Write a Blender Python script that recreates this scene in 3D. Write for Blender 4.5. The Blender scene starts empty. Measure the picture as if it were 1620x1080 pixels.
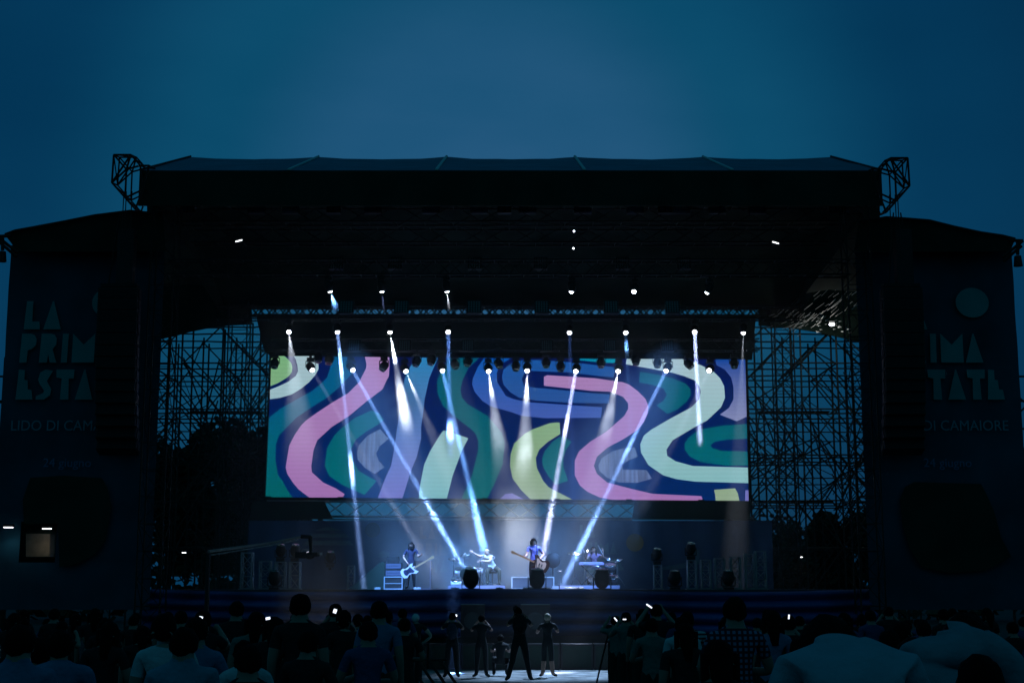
import bpy, bmesh, math, random
from mathutils import Vector, Matrix, noise
R = math.radians
random.seed(11)
S = bpy.context.scene
COL = S.collection

# ------------------------------------------------------------------ camera
F = 2250.0                      # focal length in photo pixels (50 mm on 36 mm film)
PITCH = math.atan(390.0 / F)    # horizon lies low in the frame
CAMZ = 1.7
cam = bpy.data.cameras.new('camera'); cam.lens = 50; cam.sensor_width = 36
cam.clip_start = 0.1; cam.clip_end = 6000
camo = bpy.data.objects.new('camera', cam); COL.objects.link(camo); S.camera = camo
camo.location = (0, 0, CAMZ); camo.rotation_euler = (R(90) + PITCH, 0, 0)
cp, sp = math.cos(PITCH), math.sin(PITCH)

def P(px, py, Y):
    """world point seen at photo pixel (px, py) at distance Y in front of the camera"""
    u, v = (px - 810) / F, (540 - py) / F
    d = Vector((u, cp - v * sp, sp + v * cp))
    return Vector((d.x / d.y * Y, Y, CAMZ + d.z / d.y * Y))

# ------------------------------------------------------------------ world: blue hour
W = bpy.data.worlds.new("World"); S.world = W; W.use_nodes = True
nt = W.node_tree; N = nt.nodes; L = nt.links
N.clear()
def nd(t, **k):
    n = N.new(t)
    for a, b in k.items(): setattr(n, a, b)
    return n
def mth(op, a, b=None, c=None):
    n = nd('ShaderNodeMath', operation=op)
    for i, x in enumerate((a, b, c)):
        if x is None: continue
        if hasattr(x, 'links'): L.new(x, n.inputs[i])
        else: n.inputs[i].default_value = x
    return n.outputs[0]
tc = nd('ShaderNodeTexCoord')
nrm = nd('ShaderNodeVectorMath', operation='NORMALIZE'); L.new(tc.outputs['Generated'], nrm.inputs[0])
dotn = nd('ShaderNodeVectorMath', operation='DOT_PRODUCT'); L.new(nrm.outputs[0], dotn.inputs[0])
g = Vector((-0.02, math.cos(R(15)), math.sin(R(15)))); dotn.inputs[1].default_value = g
ang = mth('ARCCOSINE', dotn.outputs['Value'])
rampn = nd('ShaderNodeValToRGB'); L.new(mth('DIVIDE', ang, R(90)), rampn.inputs[0])
cr = rampn.color_ramp; cr.interpolation = 'EASE'
SKY = [(0.0, (.0195, .104, .222)), (0.06, (.0140, .096, .204)), (0.12, (.0030, .073, .153)), (0.20, (.0008, .038, .097)),
       (0.30, (.0008, .023, .062)), (0.55, (.0018, .034, .058)), (1.0, (.0025, .038, .062))]
while len(cr.elements) < len(SKY): cr.elements.new(0.5)
for e, (p, c) in zip(cr.elements, SKY): e.position = p; e.color = (*c, 1)
# faint thin cloud
mp = nd('ShaderNodeMapping'); L.new(nrm.outputs[0], mp.inputs[0]); mp.inputs['Scale'].default_value = (2.2, 1.5, 7.0)
cn = nd('ShaderNodeTexNoise'); L.new(mp.outputs[0], cn.inputs['Vector']); cn.inputs['Scale'].default_value = 1.6
cn.inputs['Detail'].default_value = 5; cn.inputs['Roughness'].default_value = .5
cmix = nd('ShaderNodeMix', data_type='RGBA', blend_type='MULTIPLY'); cmix.inputs['Factor'].default_value = 1
cr2 = nd('ShaderNodeValToRGB'); L.new(cn.outputs['Fac'], cr2.inputs[0])
cr2.color_ramp.elements[0].position = .3; cr2.color_ramp.elements[0].color = (.82, .90, .92, 1)
cr2.color_ramp.elements[1].position = .72; cr2.color_ramp.elements[1].color = (1.55, 1.06, 1.05, 1)
L.new(rampn.outputs[0], cmix.inputs['A']); L.new(cr2.outputs[0], cmix.inputs['B'])
bg = nd('ShaderNodeBackground'); L.new(cmix.outputs['Result'], bg.inputs[0]); bg.inputs[1].default_value = 1.0
sky = nd('ShaderNodeTexSky', sky_type='NISHITA'); sky.sun_disc = False
sky.sun_elevation = R(-6); sky.sun_rotation = R(0)
bg2 = nd('ShaderNodeBackground'); L.new(sky.outputs[0], bg2.inputs[0]); bg2.inputs[1].default_value = 0.05
add = nd('ShaderNodeAddShader'); L.new(bg.outputs[0], add.inputs[0]); L.new(bg2.outputs[0], add.inputs[1])
wo = nd('ShaderNodeOutputWorld'); L.new(add.outputs[0], wo.inputs[0])

vs = S.view_settings
vs.view_transform = 'Standard'; vs.look = 'None'; vs.gamma = 1; vs.exposure = 0; vs.use_curve_mapping = False
S.render.engine = 'CYCLES'
cy = S.cycles
cy.use_denoising = True; cy.volume_bounces = 0; cy.max_bounces = 5; cy.diffuse_bounces = 2
cy.sample_clamp_indirect = 3; cy.use_light_tree = True; cy.volume_step_rate = 1.0; cy.volume_max_steps = 128
cy.caustics_reflective = False; cy.caustics_refractive = False

# ------------------------------------------------------------------ materials
MATS = {}
def mat(name, col, rough=.8, metal=0, var=0.0, vscale=3.0, bump=0.0, bscale=20.0, emit=None, estr=1.0, spec=.4):
    if name in MATS: return MATS[name]
    m = bpy.data.materials.new(name); m.use_nodes = True; MATS[name] = m
    t = m.node_tree; b = t.nodes['Principled BSDF']
    b.inputs['Base Color'].default_value = (*col, 1); b.inputs['Roughness'].default_value = rough
    b.inputs['Metallic'].default_value = metal; b.inputs['Specular IOR Level'].default_value = spec
    c = None
    if var or bump:
        c = t.nodes.new('ShaderNodeTexCoord')
    if var:
        n = t.nodes.new('ShaderNodeTexNoise'); n.inputs['Scale'].default_value = vscale; n.inputs['Detail'].default_value = 5
        t.links.new(c.outputs['Object'], n.inputs['Vector'])
        r = t.nodes.new('ShaderNodeValToRGB'); t.links.new(n.outputs['Fac'], r.inputs[0])
        r.color_ramp.elements[0].position = .3; r.color_ramp.elements[1].position = .7
        r.color_ramp.elements[0].color = (*[max(0, x * (1 - var)) for x in col], 1)
        r.color_ramp.elements[1].color = (*[min(1, x * (1 + var)) for x in col], 1)
        t.links.new(r.outputs[0], b.inputs['Base Color'])
    if bump:
        n = t.nodes.new('ShaderNodeTexNoise'); n.inputs['Scale'].default_value = bscale; n.inputs['Detail'].default_value = 4
        t.links.new(c.outputs['Object'], n.inputs['Vector'])
        bp = t.nodes.new('ShaderNodeBump'); bp.inputs['Strength'].default_value = bump; bp.inputs['Distance'].default_value = .05
        t.links.new(n.outputs['Fac'], bp.inputs['Height']); t.links.new(bp.outputs[0], b.inputs['Normal'])
    if emit:
        b.inputs['Emission Color'].default_value = (*emit, 1); b.inputs['Emission Strength'].default_value = estr; m.cycles.emission_sampling = 'NONE'
    return m

def srgb(r, g, b):
    f = lambda c: (c / 255 / 12.92) if c / 255 <= .04045 else ((c / 255 + .055) / 1.055) ** 2.4
    return (f(r), f(g), f(b))

M_black = mat('black_paint', (.018, .026, .021), .75, var=.3)
M_drapein = mat('shaded_black_drape', (.016, .030, .024), .95, var=.3, vscale=.7, spec=.05)  # black drape darkened: the roof interior's shade is put into the colour
M_drape = mat('black_drape', (.024, .050, .038), .95, var=.25, vscale=.7, bump=.3, bscale=3, spec=.1)
M_blackbox = mat('textured_black', (.022, .024, .026), .6, var=.25, vscale=8, bump=.2, bscale=60)
M_alu = mat('dull_aluminium', (.34, .38, .38), .45, .6, var=.25, vscale=6)
M_pipe = mat('galvanised_pipe', (.045, .055, .05), .6, .3, var=.35, vscale=2)
M_darksteel = mat('dark_steel', (.02, .026, .024), .6, .3, var=.3)
M_roof = mat('roof_membrane', (.06, .17, .27), .55, var=.22, vscale=.8, bump=.25, bscale=1.2)
M_seam = mat('roof_seam_strap', (.6, .8, .8), .5)
M_navy = mat('navy_banner', (.018, .095, .135), .8, var=.35, vscale=.5, bump=.35, bscale=1.0, spec=.15)
M_teal = mat('teal_print', (.08, .40, .40), .8, var=.12, vscale=1.0, spec=.15)
M_tealdim = mat('dull_teal_print', (.07, .40, .48), .8, var=.12, vscale=1.0, spec=.15)
M_wavy = mat('blue_skirt_cloth', (.028, .085, .27), .6, var=.6, vscale=.5, bump=.45, bscale=2.2, spec=.35)
M_deck = mat('stage_deck', (.055, .06, .07), .5, var=.3, vscale=2.0)
M_back = mat('backdrop_navy', (.055, .13, .23), .85, var=.25, vscale=.6, bump=.2, bscale=2, spec=.1)
M_bprint = mat('backdrop_print', (.10, .22, .26), .85, var=.15, spec=.1)
M_bwarm = mat('backdrop_warm_print', (.20, .19, .22), .85, var=.15, spec=.1)
M_ground = mat('dark_ground', (.035, .045, .04), .95, var=.4, vscale=.8, bump=.4, bscale=8)
M_conc = mat('pale_concrete', (.26, .28, .28), .85, var=.75, vscale=1.6, bump=.5, bscale=9)
M_skin = mat('skin', (.42, .25, .19), .55)
M_hair = mat('dark_hair', (.006, .006, .006), .8, bump=.5, bscale=60, spec=.08)
M_whitehair = mat('white_cap', (.75, .76, .78), .7)
M_lens = mat('dark_lens', (.02, .02, .03), .08, spec=.8)
M_glowlens = mat('lit_lens', (1, 1, 1), .3, emit=(.85, .90, 1.0), estr=14)
M_glowsmall = mat('small_lit_lens', (1, 1, 1), .3, emit=(.95, .97, 1.0), estr=3)
M_phone = mat('phone_screen', (.1, .1, .1), .3, emit=(.80, .85, 1.0), estr=1.6)
M_leaf = mat('dark_leaves', (.030, .050, .025), .7, var=.4, vscale=3)
M_bark = mat('bark', (.05, .04, .03), .9)
M_chrome = mat('chrome', (.7, .72, .75), .2, 1.0)
M_white = mat('white_lacquer', (.72, .72, .75), .35)
M_wood = mat('pale_wood', (.45, .28, .14), .45)
M_cream = mat('cream_cloth', (.50, .40, .28), .9, var=.2)

# ------------------------------------------------------------------ mesh builder
CYL = {}
class MB:
    def __init__(s): s.v = []; s.f = []; s.m = []
    def poly(s, pts, mi=0):
        b = len(s.v); s.v += [tuple(p) for p in pts]; s.f.append(list(range(b, b + len(pts)))); s.m.append(mi); return s
    def box(s, a, b, mi=0, mtx=None):
        x0, y0, z0 = a; x1, y1, z1 = b; k = len(s.v)
        pts = [Vector(p) for p in ((x0,y0,z0),(x1,y0,z0),(x1,y1,z0),(x0,y1,z0),(x0,y0,z1),(x1,y0,z1),(x1,y1,z1),(x0,y1,z1))]
        if mtx: pts = [mtx @ p for p in pts]
        s.v += [tuple(p) for p in pts]
        for f in ((0,3,2,1),(4,5,6,7),(0,1,5,4),(1,2,6,5),(2,3,7,6),(3,0,4,7)):
            s.f.append([k + i for i in f]); s.m.append(mi)
        return s
    def tube(s, a, b, r0, r1=None, n=6, mi=0, caps=True):
        a = Vector(a); b = Vector(b); r1 = r0 if r1 is None else r1
        d = (b - a)
        if d.length < 1e-6: return s
        q = d.to_track_quat('Z', 'Y'); k = len(s.v)
        for c, r in ((a, r0), (b, r1)):
            for i in range(n):
                t = 2 * math.pi * i / n
                s.v.append(tuple(c + q @ Vector((r * math.cos(t), r * math.sin(t), 0))))
        for i in range(n):
            j = (i + 1) % n
            s.f.append([k + i, k + j, k + n + j, k + n + i]); s.m.append(mi)
        if caps:
            s.f.append([k + n - 1 - i for i in range(n)]); s.m.append(mi)
            s.f.append([k + n + i for i in range(n)]); s.m.append(mi)
        return s
    def path(s, pts, r, n=6, mi=0):
        for a, b in zip(pts[:-1], pts[1:]): s.tube(a, b, r, n=n, mi=mi)
        return s
    def lathe(s, prof, n=16, c=(0,0,0), q=None, mi=0):
        """profile (r, z) about local z through c"""
        c = Vector(c); k = len(s.v)
        for r, z in prof:
            for i in range(n):
                t = 2 * math.pi * i / n
                p = Vector((r * math.cos(t), r * math.sin(t), z))
                if q: p = q @ p
                s.v.append(tuple(c + p))
        for a in range(len(prof) - 1):
            for i in range(n):
                j = (i + 1) % n
                s.f.append([k + a*n + i, k + a*n + j, k + (a+1)*n + j, k + (a+1)*n + i]); s.m.append(mi)
        if prof[0][0] > 1e-4: s.f.append([k + n - 1 - i for i in range(n)]); s.m.append(mi)
        if prof[-1][0] > 1e-4: s.f.append([k + (len(prof)-1)*n + i for i in range(n)]); s.m.append(mi)
        return s
    def prism(s, pts, off, mi=0):
        """planar outline pts extruded by the vector off"""
        n = len(pts); k = len(s.v); off = Vector(off)
        s.v += [tuple(p) for p in pts] + [tuple(Vector(p) + off) for p in pts]
        s.f.append(list(range(k, k + n))); s.m.append(mi)
        s.f.append([k + 2*n - 1 - i for i in range(n)]); s.m.append(mi)
        for i in range(n):
            j = (i + 1) % n
            s.f.append([k + i, k + n + i, k + n + j, k + j]); s.m.append(mi)
        return s
    def ell(s, c, r, nu=12, nv=8, mi=0, rough=0, seed=0):
        k = len(s.v); c = Vector(c)
        for a in range(nv + 1):
            ph = math.pi * a / nv
            for i in range(nu):
                t = 2 * math.pi * i / nu
                d = Vector((math.sin(ph) * math.cos(t), math.sin(ph) * math.sin(t), math.cos(ph)))
                w = 1 + rough * noise.noise(d * 2.3 + Vector((seed, 0, 0)))
                s.v.append((c.x + d.x*r[0]*w, c.y + d.y*r[1]*w, c.z + d.z*r[2]*w))
        for a in range(nv):
            for i in range(nu):
                j = (i + 1) % nu
                s.f.append([k + a*nu + i, k + (a+1)*nu + i, k + (a+1)*nu + j, k + a*nu + j]); s.m.append(mi)
        return s
    def mesh(s, name, mats, smooth=False):
        me = bpy.data.meshes.new(name); me.from_pydata(s.v, [], s.f)
        for m in (mats if isinstance(mats, (list, tuple)) else [mats]): me.materials.append(m)
        me.polygons.foreach_set('material_index', s.m)
        if smooth: me.polygons.foreach_set('use_smooth', [True] * len(s.f))
        me.update(); return me
    def build(s, name, mats, parent=None, smooth=False, loc=None):
        return link(name, s.mesh(name, mats, smooth), parent, loc)

def link(name, data, parent=None, loc=None, kind=None):
    o = bpy.data.objects.new(name, data); COL.objects.link(o)
    if parent: o.parent = parent
    if loc is not None: o.location = loc
    if kind: o['kind'] = kind
    return o
def tag(o, label=None, cat=None, group=None, kind=None):
    if label: o['label'] = label
    if cat: o['category'] = cat
    if group: o['group'] = group
    if kind: o['kind'] = kind
    return o
def thing(name, label, cat, loc=(0,0,0), rz=0, group=None):
    o = bpy.data.objects.new(name, None); o.empty_display_size = .2; COL.objects.link(o)
    o.location = loc; o.rotation_euler = (0, 0, rz)
    return tag(o, label, cat, group)
CHILD = {}
def copy_tree(o, parent=None):
    c = o.copy(); COL.objects.link(c); c.parent = parent
    for ch in list(o.children): copy_tree(ch, c)
    return c
ORD = ['first','second','third','fourth','fifth','sixth','seventh','eighth','ninth','tenth','eleventh','twelfth','thirteenth',
       'fourteenth','fifteenth','sixteenth','seventeenth','eighteenth','nineteenth','twentieth','twenty-first','twenty-second','twenty-third','twenty-fourth']
UNIT = MB().tube((0,0,0), (0,0,1), 1, n=6).mesh('pipe', M_pipe)
UNITD = MB().tube((0,0,0), (0,0,1), 1, n=6).mesh('strut', M_darksteel)
UNITA = MB().tube((0,0,0), (0,0,1), 1, n=6).mesh('strut', M_alu)
def pipe(name, a, b, r, parent, data=UNIT):
    a = Vector(a); b = Vector(b); d = b - a
    o = link(name, data, parent)
    o.rotation_mode = 'QUATERNION'; o.rotation_quaternion = d.to_track_quat('Z', 'Y')
    o.location = a; o.scale = (r, r, d.length)
    return o

# ------------------------------------------------------------------ ground
def gz(y): return -0.017 * min(max(y, -60), 38)
m = MB()
ys = [-200, -60, 0, 10, 20, 30, 38, 46, 70, 200, 1000, 4000]
for a, b in zip(ys[:-1], ys[1:]):
    m.poly([(-4000, a, gz(a)), (4000, a, gz(a)), (4000, b, gz(b)), (-4000, b, gz(b))])
tag(m.build('ground', M_ground), kind='structure')
GP = gz(40)
m = MB()
m.poly([(-5.2, 30, gz(30)+.006), (4.6, 30, gz(30)+.006), (4.9, 38, GP+.006), (-5.2, 38, GP+.006)])
m.poly([(-5.2, 38, GP+.006), (4.9, 38, GP+.006), (5.6, 43.2, GP+.006), (-6, 43.2, GP+.006)])
tag(m.build('pit_pavement', M_conc), kind='structure')

# ------------------------------------------------------------------ stage deck and skirt
DZ = 1.66
CX = -0.1
def lip(t):       # t in -1..1 -> front edge of the curved deck
    return Vector((CX + t * 12.2, 45.6 + 3.0 * t * t, 0))
NSEG = 48
edge = [lip(-1 + 2 * i / NSEG) for i in range(NSEG + 1)]
stage = thing('concert_stage', 'wide dark festival stage deck with a curved blue front under the lit screen', 'stage', (CX, 46, GP))
IS = Matrix.Translation(-Vector((CX, 46, GP)))
def loc_pts(pts): return [IS @ Vector(p) for p in pts]
m = MB(); top = [(p.x, p.y, DZ) for p in edge] + [(CX + 12.2, 62, DZ), (CX - 12.2, 62, DZ)]
m.prism(loc_pts(top), (0, 0, -.18)); m.build('deck', M_deck, stage)
prof = [(.02, DZ-.02), (-.10, DZ-.06), (-.16, DZ-.14), (-.02, DZ-.22), (.02, DZ-.30), (-.16, DZ-.36), (-.34, DZ-.44), (-.36, DZ-.52), (-.14, DZ-.60),
        (-.10, DZ-.66), (-.34, DZ-.74), (-.56, DZ-.82), (-.58, DZ-.92), (-.34, DZ-1.0), (-.28, DZ-1.06), (-.5, DZ-1.12), (-.68, DZ-1.2), (-.66, DZ-1.34), (-.40, DZ-1.44)]
bands = [(0, 4), (4, 9), (9, 14), (14, 18)]
for a, b in bands:
    m = MB(); base = 0
    for i, p in enumerate(edge):
        for (dy, z) in prof[a:b+1]:
            wob = .05 * noise.noise(Vector((p.x * .5, z * 3, 3.0)))
            m.v.append(tuple(IS @ Vector((p.x, p.y + dy * 1.5 + wob, z + .05 * math.sin(p.x * .45 + z)))))
    k = b - a + 1
    for i in range(NSEG):
        for j in range(k - 1):
            m.f.append([i*k + j, i*k + j + 1, (i+1)*k + j + 1, (i+1)*k + j]); m.m.append(0)
    m.build('skirt_band', M_wavy, stage, smooth=True)
m = MB()
for i in range(NSEG):
    a, b = edge[i], edge[i+1]
    m.poly(loc_pts([(a.x, a.y-.3, DZ-1.4), (b.x, b.y-.3, DZ-1.4), (b.x, b.y-.3, GP), (a.x, a.y-.3, GP)]))
m.build('lower_skirt', M_drape, stage)

# ------------------------------------------------------------------ letters
def glyph(ch):
    """blocky poster letters in a 1 x 1 cell, outlines as lists of points (y up)"""
    G = {
     'L': [[(0,0),(.92,0),(.86,.28),(.46,.28),(.46,1),(.10,1)]],
     'A': [[(0,0),(1,0),(.52,1),(.46,1)]],
     'P': [[(0,0),(.42,0),(.44,.42),(.66,.46),(.9,.6),(.92,.8),(.8,.95),(.6,1),(.08,1)]],
     'R': [[(0,0),(.46,0),(.50,.30),(.62,0),(1,0),(.74,.46),(.94,.62),(.94,.84),(.8,.97),(.6,1),(.08,1)]],
     'I': [[(.18,0),(.66,0),(.70,1),(.24,1)]],
     'M': [[(0,0),(1.25,0),(1.25,1),(.63,.62),(.02,1)]],
     'E': [[(0,0),(.96,0),(.88,.32),(.66,.34),(.62,.64),(.44,.66),(.44,.98),(.1,1)]],
     'S': [[(.02,0),(.5,0),(.82,.14),(.88,.34),(.6,.62),(.7,.72),(.92,.96),(.5,1),(.2,.9),(.1,.66),(.22,.5),(.48,.3),(.44,.22),(.04,.12)]],
     'T': [[(.28,0),(.76,0),(.72,.70),(1.0,.70),(1.02,1),(0,1),(.02,.74),(.32,.70)]],
    }
    return G[ch]
def word_pieces(word, u0, v0, w, h, gap=.12, wide=None):
    """list of (outline in (u, v)) for a word starting at u0, bottom v0"""
    out = []; u = u0
    for ch in word:
        ww = w * (1.28 if ch == 'M' else .62 if ch == 'I' else 1)
        for o in glyph(ch):
            mx = 1.25 if ch == 'M' else .86 if ch == 'I' else 1
            out.append([(u + x / mx * ww, v0 + y * h) for x, y in o])
        u += ww + w * gap
    return out
def font_mesh(text, size, name, material, parent, loc, align='LEFT', rot=(R(90),0,0), ext=.004, sx=1.0):
    c = bpy.data.curves.new(name, 'FONT'); c.body = text; c.size = size; c.extrude = ext; c.align_x = align
    c.resolution_u = 3
    o = bpy.data.objects.new('tmp', c); COL.objects.link(o)
    dg = bpy.context.evaluated_depsgraph_get(); me = bpy.data.meshes.new_from_object(o.evaluated_get(dg))
    bpy.data.objects.remove(o); me.materials.clear(); me.materials.append(material)
    q = link(name, me, parent, loc); q.rotation_euler = rot; q.scale = (sx, 1, 1)
    return q
# ------------------------------------------------------------------ trusses
def truss_parts(root, a, b, size, step=None, r=.03, org=None, data=UNITD, mat_=None, rl=.014):
    """box truss from a to b (world) as parts of root (whose origin is org)"""
    a = Vector(a) - Vector(org); b = Vector(b) - Vector(org); d = (b - a); n = max(2, round(d.length / (step or size)))
    dn = d.normalized(); side = dn.cross(Vector((0,0,1)))
    if side.length < .1: side = Vector((1,0,0))
    side.normalize(); up = side.cross(dn).normalized(); h = size / 2
    cs = [(-1,-1),(1,-1),(1,1),(-1,1)]
    for i, j in cs: pipe('chord', a + side*h*i + up*h*j, b + side*h*i + up*h*j, r, root, data)
    m = MB()
    for q in range(4):
        (i0, j0), (i1, j1) = cs[q], cs[(q+1) % 4]
        for k in range(n):
            p = a + d * (k / n); p2 = a + d * ((k+1) / n)
            s0 = side*h*i0 + up*h*j0; s1 = side*h*i1 + up*h*j1
            if (k + q) % 2: s0, s1 = s1, s0
            m.tube(p + s0, p2 + s1, rl, n=4, caps=False)
            if q % 2 == 0: m.tube(p + s0, p + s1, rl, n=4, caps=False)
    m.build('lacing', mat_ or M_darksteel, root)['kind'] = 'stuff'
def truss(name, label, cat, a, b, size, group=None, **k):
    org = Vector(((a[0]+b[0])/2, (a[1]+b[1])/2, min(a[2], b[2])))
    t = thing(name, label, cat, org, 0, group); truss_parts(t, a, b, size, org=org, **k); return t

# ------------------------------------------------------------------ roof
roof = thing('stage_roof', 'black stage roof with pale blue membrane panels sloping up from the front edge', 'stage roof', (0, 46, 0))
RO = Vector((0, 46, 0))
XL, XR = -12.45, 12.35
FZ, RZ, BZ = 15.49, 18.12, 14.0
NP = 5
def rx(i): return XL + (XR - XL) * i / NP
def roofpanel(i, back=False):
    m = MB(); nu, nv = 10, 5
    x0, x1 = rx(i), rx(i + 1)
    y0, z0, y1, z1 = (46, FZ, 53, RZ) if not back else (53, RZ, 61.5, BZ)
    for v in range(nv + 1):
        for u in range(nu + 1):
            s, t = u / nu, v / nv
            x = x0 + (x1 - x0) * s; y = y0 + (y1 - y0) * t; z = z0 + (z1 - z0) * t
            sag = .09 * math.sin(math.pi * s) * (.35 + .65 * (t if not back else 1 - t))
            z -= sag - .03 * noise.noise(Vector((x, y, 1)))
            if i == 0 and not back and s == 0: x -= 0
            m.v.append((x - RO.x, y - RO.y, z))
    for v in range(nv):
        for u in range(nu):
            k = v * (nu + 1) + u
            m.f.append([k, k + 1, k + nu + 2, k + nu + 1]); m.m.append(0)
    m.build('roof_panel', M_roof, roof, smooth=True)
for i in range(NP): roofpanel(i)
for i in range(NP): roofpanel(i, True)
for i in range(NP + 1):
    a = Vector((rx(i), 46, FZ + .01)) - RO; b = Vector((rx(i), 53, RZ + .01)) - RO
    m = MB(); w = .05
    m.box((0,0,0), (1,1,1), mtx=None) if False else None
    m.prism([a + Vector((-w,0,0)), a + Vector((w,0,0)), b + Vector((w,0,0)), b + Vector((-w,0,0))], (0, 0, .045))
    m.build('seam_strap', M_seam if 0 < i < NP else M_darksteel, roof)
    m = MB(); m.tube(b + Vector((0,0,-.08)), b + Vector((0,0,.06)), .05, .02, n=6); m.build('ridge_knob', M_darksteel, roof)
# side hip slopes to the corners (membrane ends fold down)
for sx in (-1, 1):
    x = XL if sx < 0 else XR
    m = MB()
    m.poly([Vector((x, 46, FZ)) - RO, Vector((x, 53, RZ)) - RO, Vector((x, 61.5, BZ)) - RO, Vector((x, 61.5, BZ - 1)) - RO, Vector((x, 46, FZ - .4)) - RO])
    m.build('gable_cloth', M_drapein, roof)
# front fascia and inner ceiling cloth
m = MB(); m.box((XL, -.12, FZ - 1.25), (XR, -.05, FZ - .04)); m.build('front_fascia', M_drape, roof)
m = MB()
for v in range(9):
    for u in range(21):
        x = XL + (XR - XL) * u / 20; y = v / 8 * 14.6
        m.v.append((x, y, 14.7 - .9 * v / 8 + (1.1 * math.sin(math.pi * v / 8)) - .1 * math.cos(u * 2.0)))
for v in range(8):
    for u in range(20):
        k = v * 21 + u; m.f.append([k, k+1, k+22, k+21]); m.m.append(0)
m.build('ceiling_cloth', M_drapein, roof, smooth=True)

# rear closing cloth with a gap above the screen
def PL(px, py, Y, org): return P(px, py, Y) - org
rc = thing('rear_roof_drape', 'black cloth closing the back of the stage roof above the screen', 'drape', (0, 61, 12))
o3 = Vector((0, 61, 12))
for pts in ([(232,300),(399,300),(399,458),(394,470),(398,482),(399,513),(360,515),(330,519),(300,525),(275,532),(236,540)],
            [(399,300),(1208,300),(1208,464),(1200,482),(1200,488),(402,488),(402,482),(404,470),(399,458)],
            [(1208,300),(1392,300),(1392,552),(1362,541),(1330,534),(1290,525),(1250,519),(1200,515),(1200,488),(1203,482),(1216,484),(1208,464)]):
    m = MB(); m.prism([PL(x, y, 61, o3) for x, y in pts], (0, .03, 0)); m.build('drape_panel', M_drapein, rc)

# header in front of the gap, above the screen
hd = thing('screen_header_drape', 'black masking drape right above the lit screen', 'drape', (0, 60.3, 12))
o4 = Vector((0, 60.3, 12)); m = MB()
m.prism([PL(x, y, 60.3, o4) for x, y in [(405,499),(1196,499),(1190,569),(1182,569),(806,567),(429,565),(417,552)]], (0, .04, 0)); m.build('cloth', M_drapein, hd)
truss('upstage_truss', 'long lattice truss showing bits of sky above the masking drape', 'truss', P(398, 493, 60.7), P(1203, 494, 60.7), .34, step=.30, rl=.034, r=.045)

# light trusses
ZA, ZB, ZC = 12.25, 12.25, 11.45
def ltruss(y, z, label, x0=-11.6, x1=11.4, size=.5): return truss('lighting_truss', label, 'truss', (x0, y, z), (x1, y, z), size, group=None)
ltruss(47.0, ZA + .1, 'front lighting truss under the roof carrying the highest row of lamps')
ltruss(55.0, ZB + .1, 'middle lighting truss carrying the row of lamps level with the black header')
ltruss(58.0, ZC + .15, 'rear lighting truss hung with moving heads across the top of the screen', -10.4, 10.2, .46)
for k, y in enumerate((48.5, 51.5)):
    truss('roof_truss', ['front', 'second'][k] + ' dark cross truss high inside the roof', 'truss', (-11.9, y, 14.6), (11.7, y, 14.6), .6, step=1.0)
# strings that hold the lighting trusses
# main towers
k = 0
for sx in (-1, 1):
    for y in (47.2, 60.6):
        x = sx * 11.75 - .05; k += 1
        truss('roof_tower', f"{'left' if sx<0 else 'right'} {'front' if y<50 else 'rear'} lattice tower carrying the stage roof", 'tower', (x, y, GP), (x, y, FZ - .2), .8, step=.9)

# corner hoist heads sticking out beyond the roof
def hoist(sx):
    pts = {'a': (180,245), 'b': (207,245), 'c': (222,262), 'd': (177,289), 'e': (198,313), 'f': (214,331), 'g': (236,262), 'h': (226,300), 'i': (200,268)}
    if sx > 0: pts = {k: (1616 - x + (0 if y < 300 else 0), y + 5) for k, (x, y) in pts.items()}
    org = P(*pts['f'], 46)
    t = thing('hoist_head', f"lattice hoist head jutting from the {'left' if sx<0 else 'right'} corner of the stage roof", 'truss', org)
    near = {k: P(*v, 45.2) - org for k, v in pts.items()}; far = {k: P(v[0] + (9 if sx < 0 else -9), v[1] + 4, 46.8) - org for k, v in pts.items()}
    E1 = ['ab','bc','cg','ad','de','ef','fh','hg','bi','ai','di','ie','ic','ch','eh','bd','ci']
    for e in E1:
        pipe('strut', near[e[0]], near[e[1]], .034, t, UNITD)
        pipe('strut', far[e[0]], far[e[1]], .028, t, UNITD)
    for q in 'abcdefgh': pipe('strut', near[q], far[q], .026, t, UNITD)
    for e in ('ab','bc','ad','de','ef','ch'): pipe('strut', near[e[0]], far[e[1]], .02, t, UNITD)
    for dx in (0, 4, 13):
        p0 = P(pts['e'][0] + (-1 if sx < 0 else 1) * 2 + (dx if sx < 0 else -dx), pts['e'][1] - 10, 46) - org
        pipe('cable', p0, p0 - Vector((0,0,2.2)), .018, t, UNITD)
for sx in (-1, 1): hoist(sx)

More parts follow.
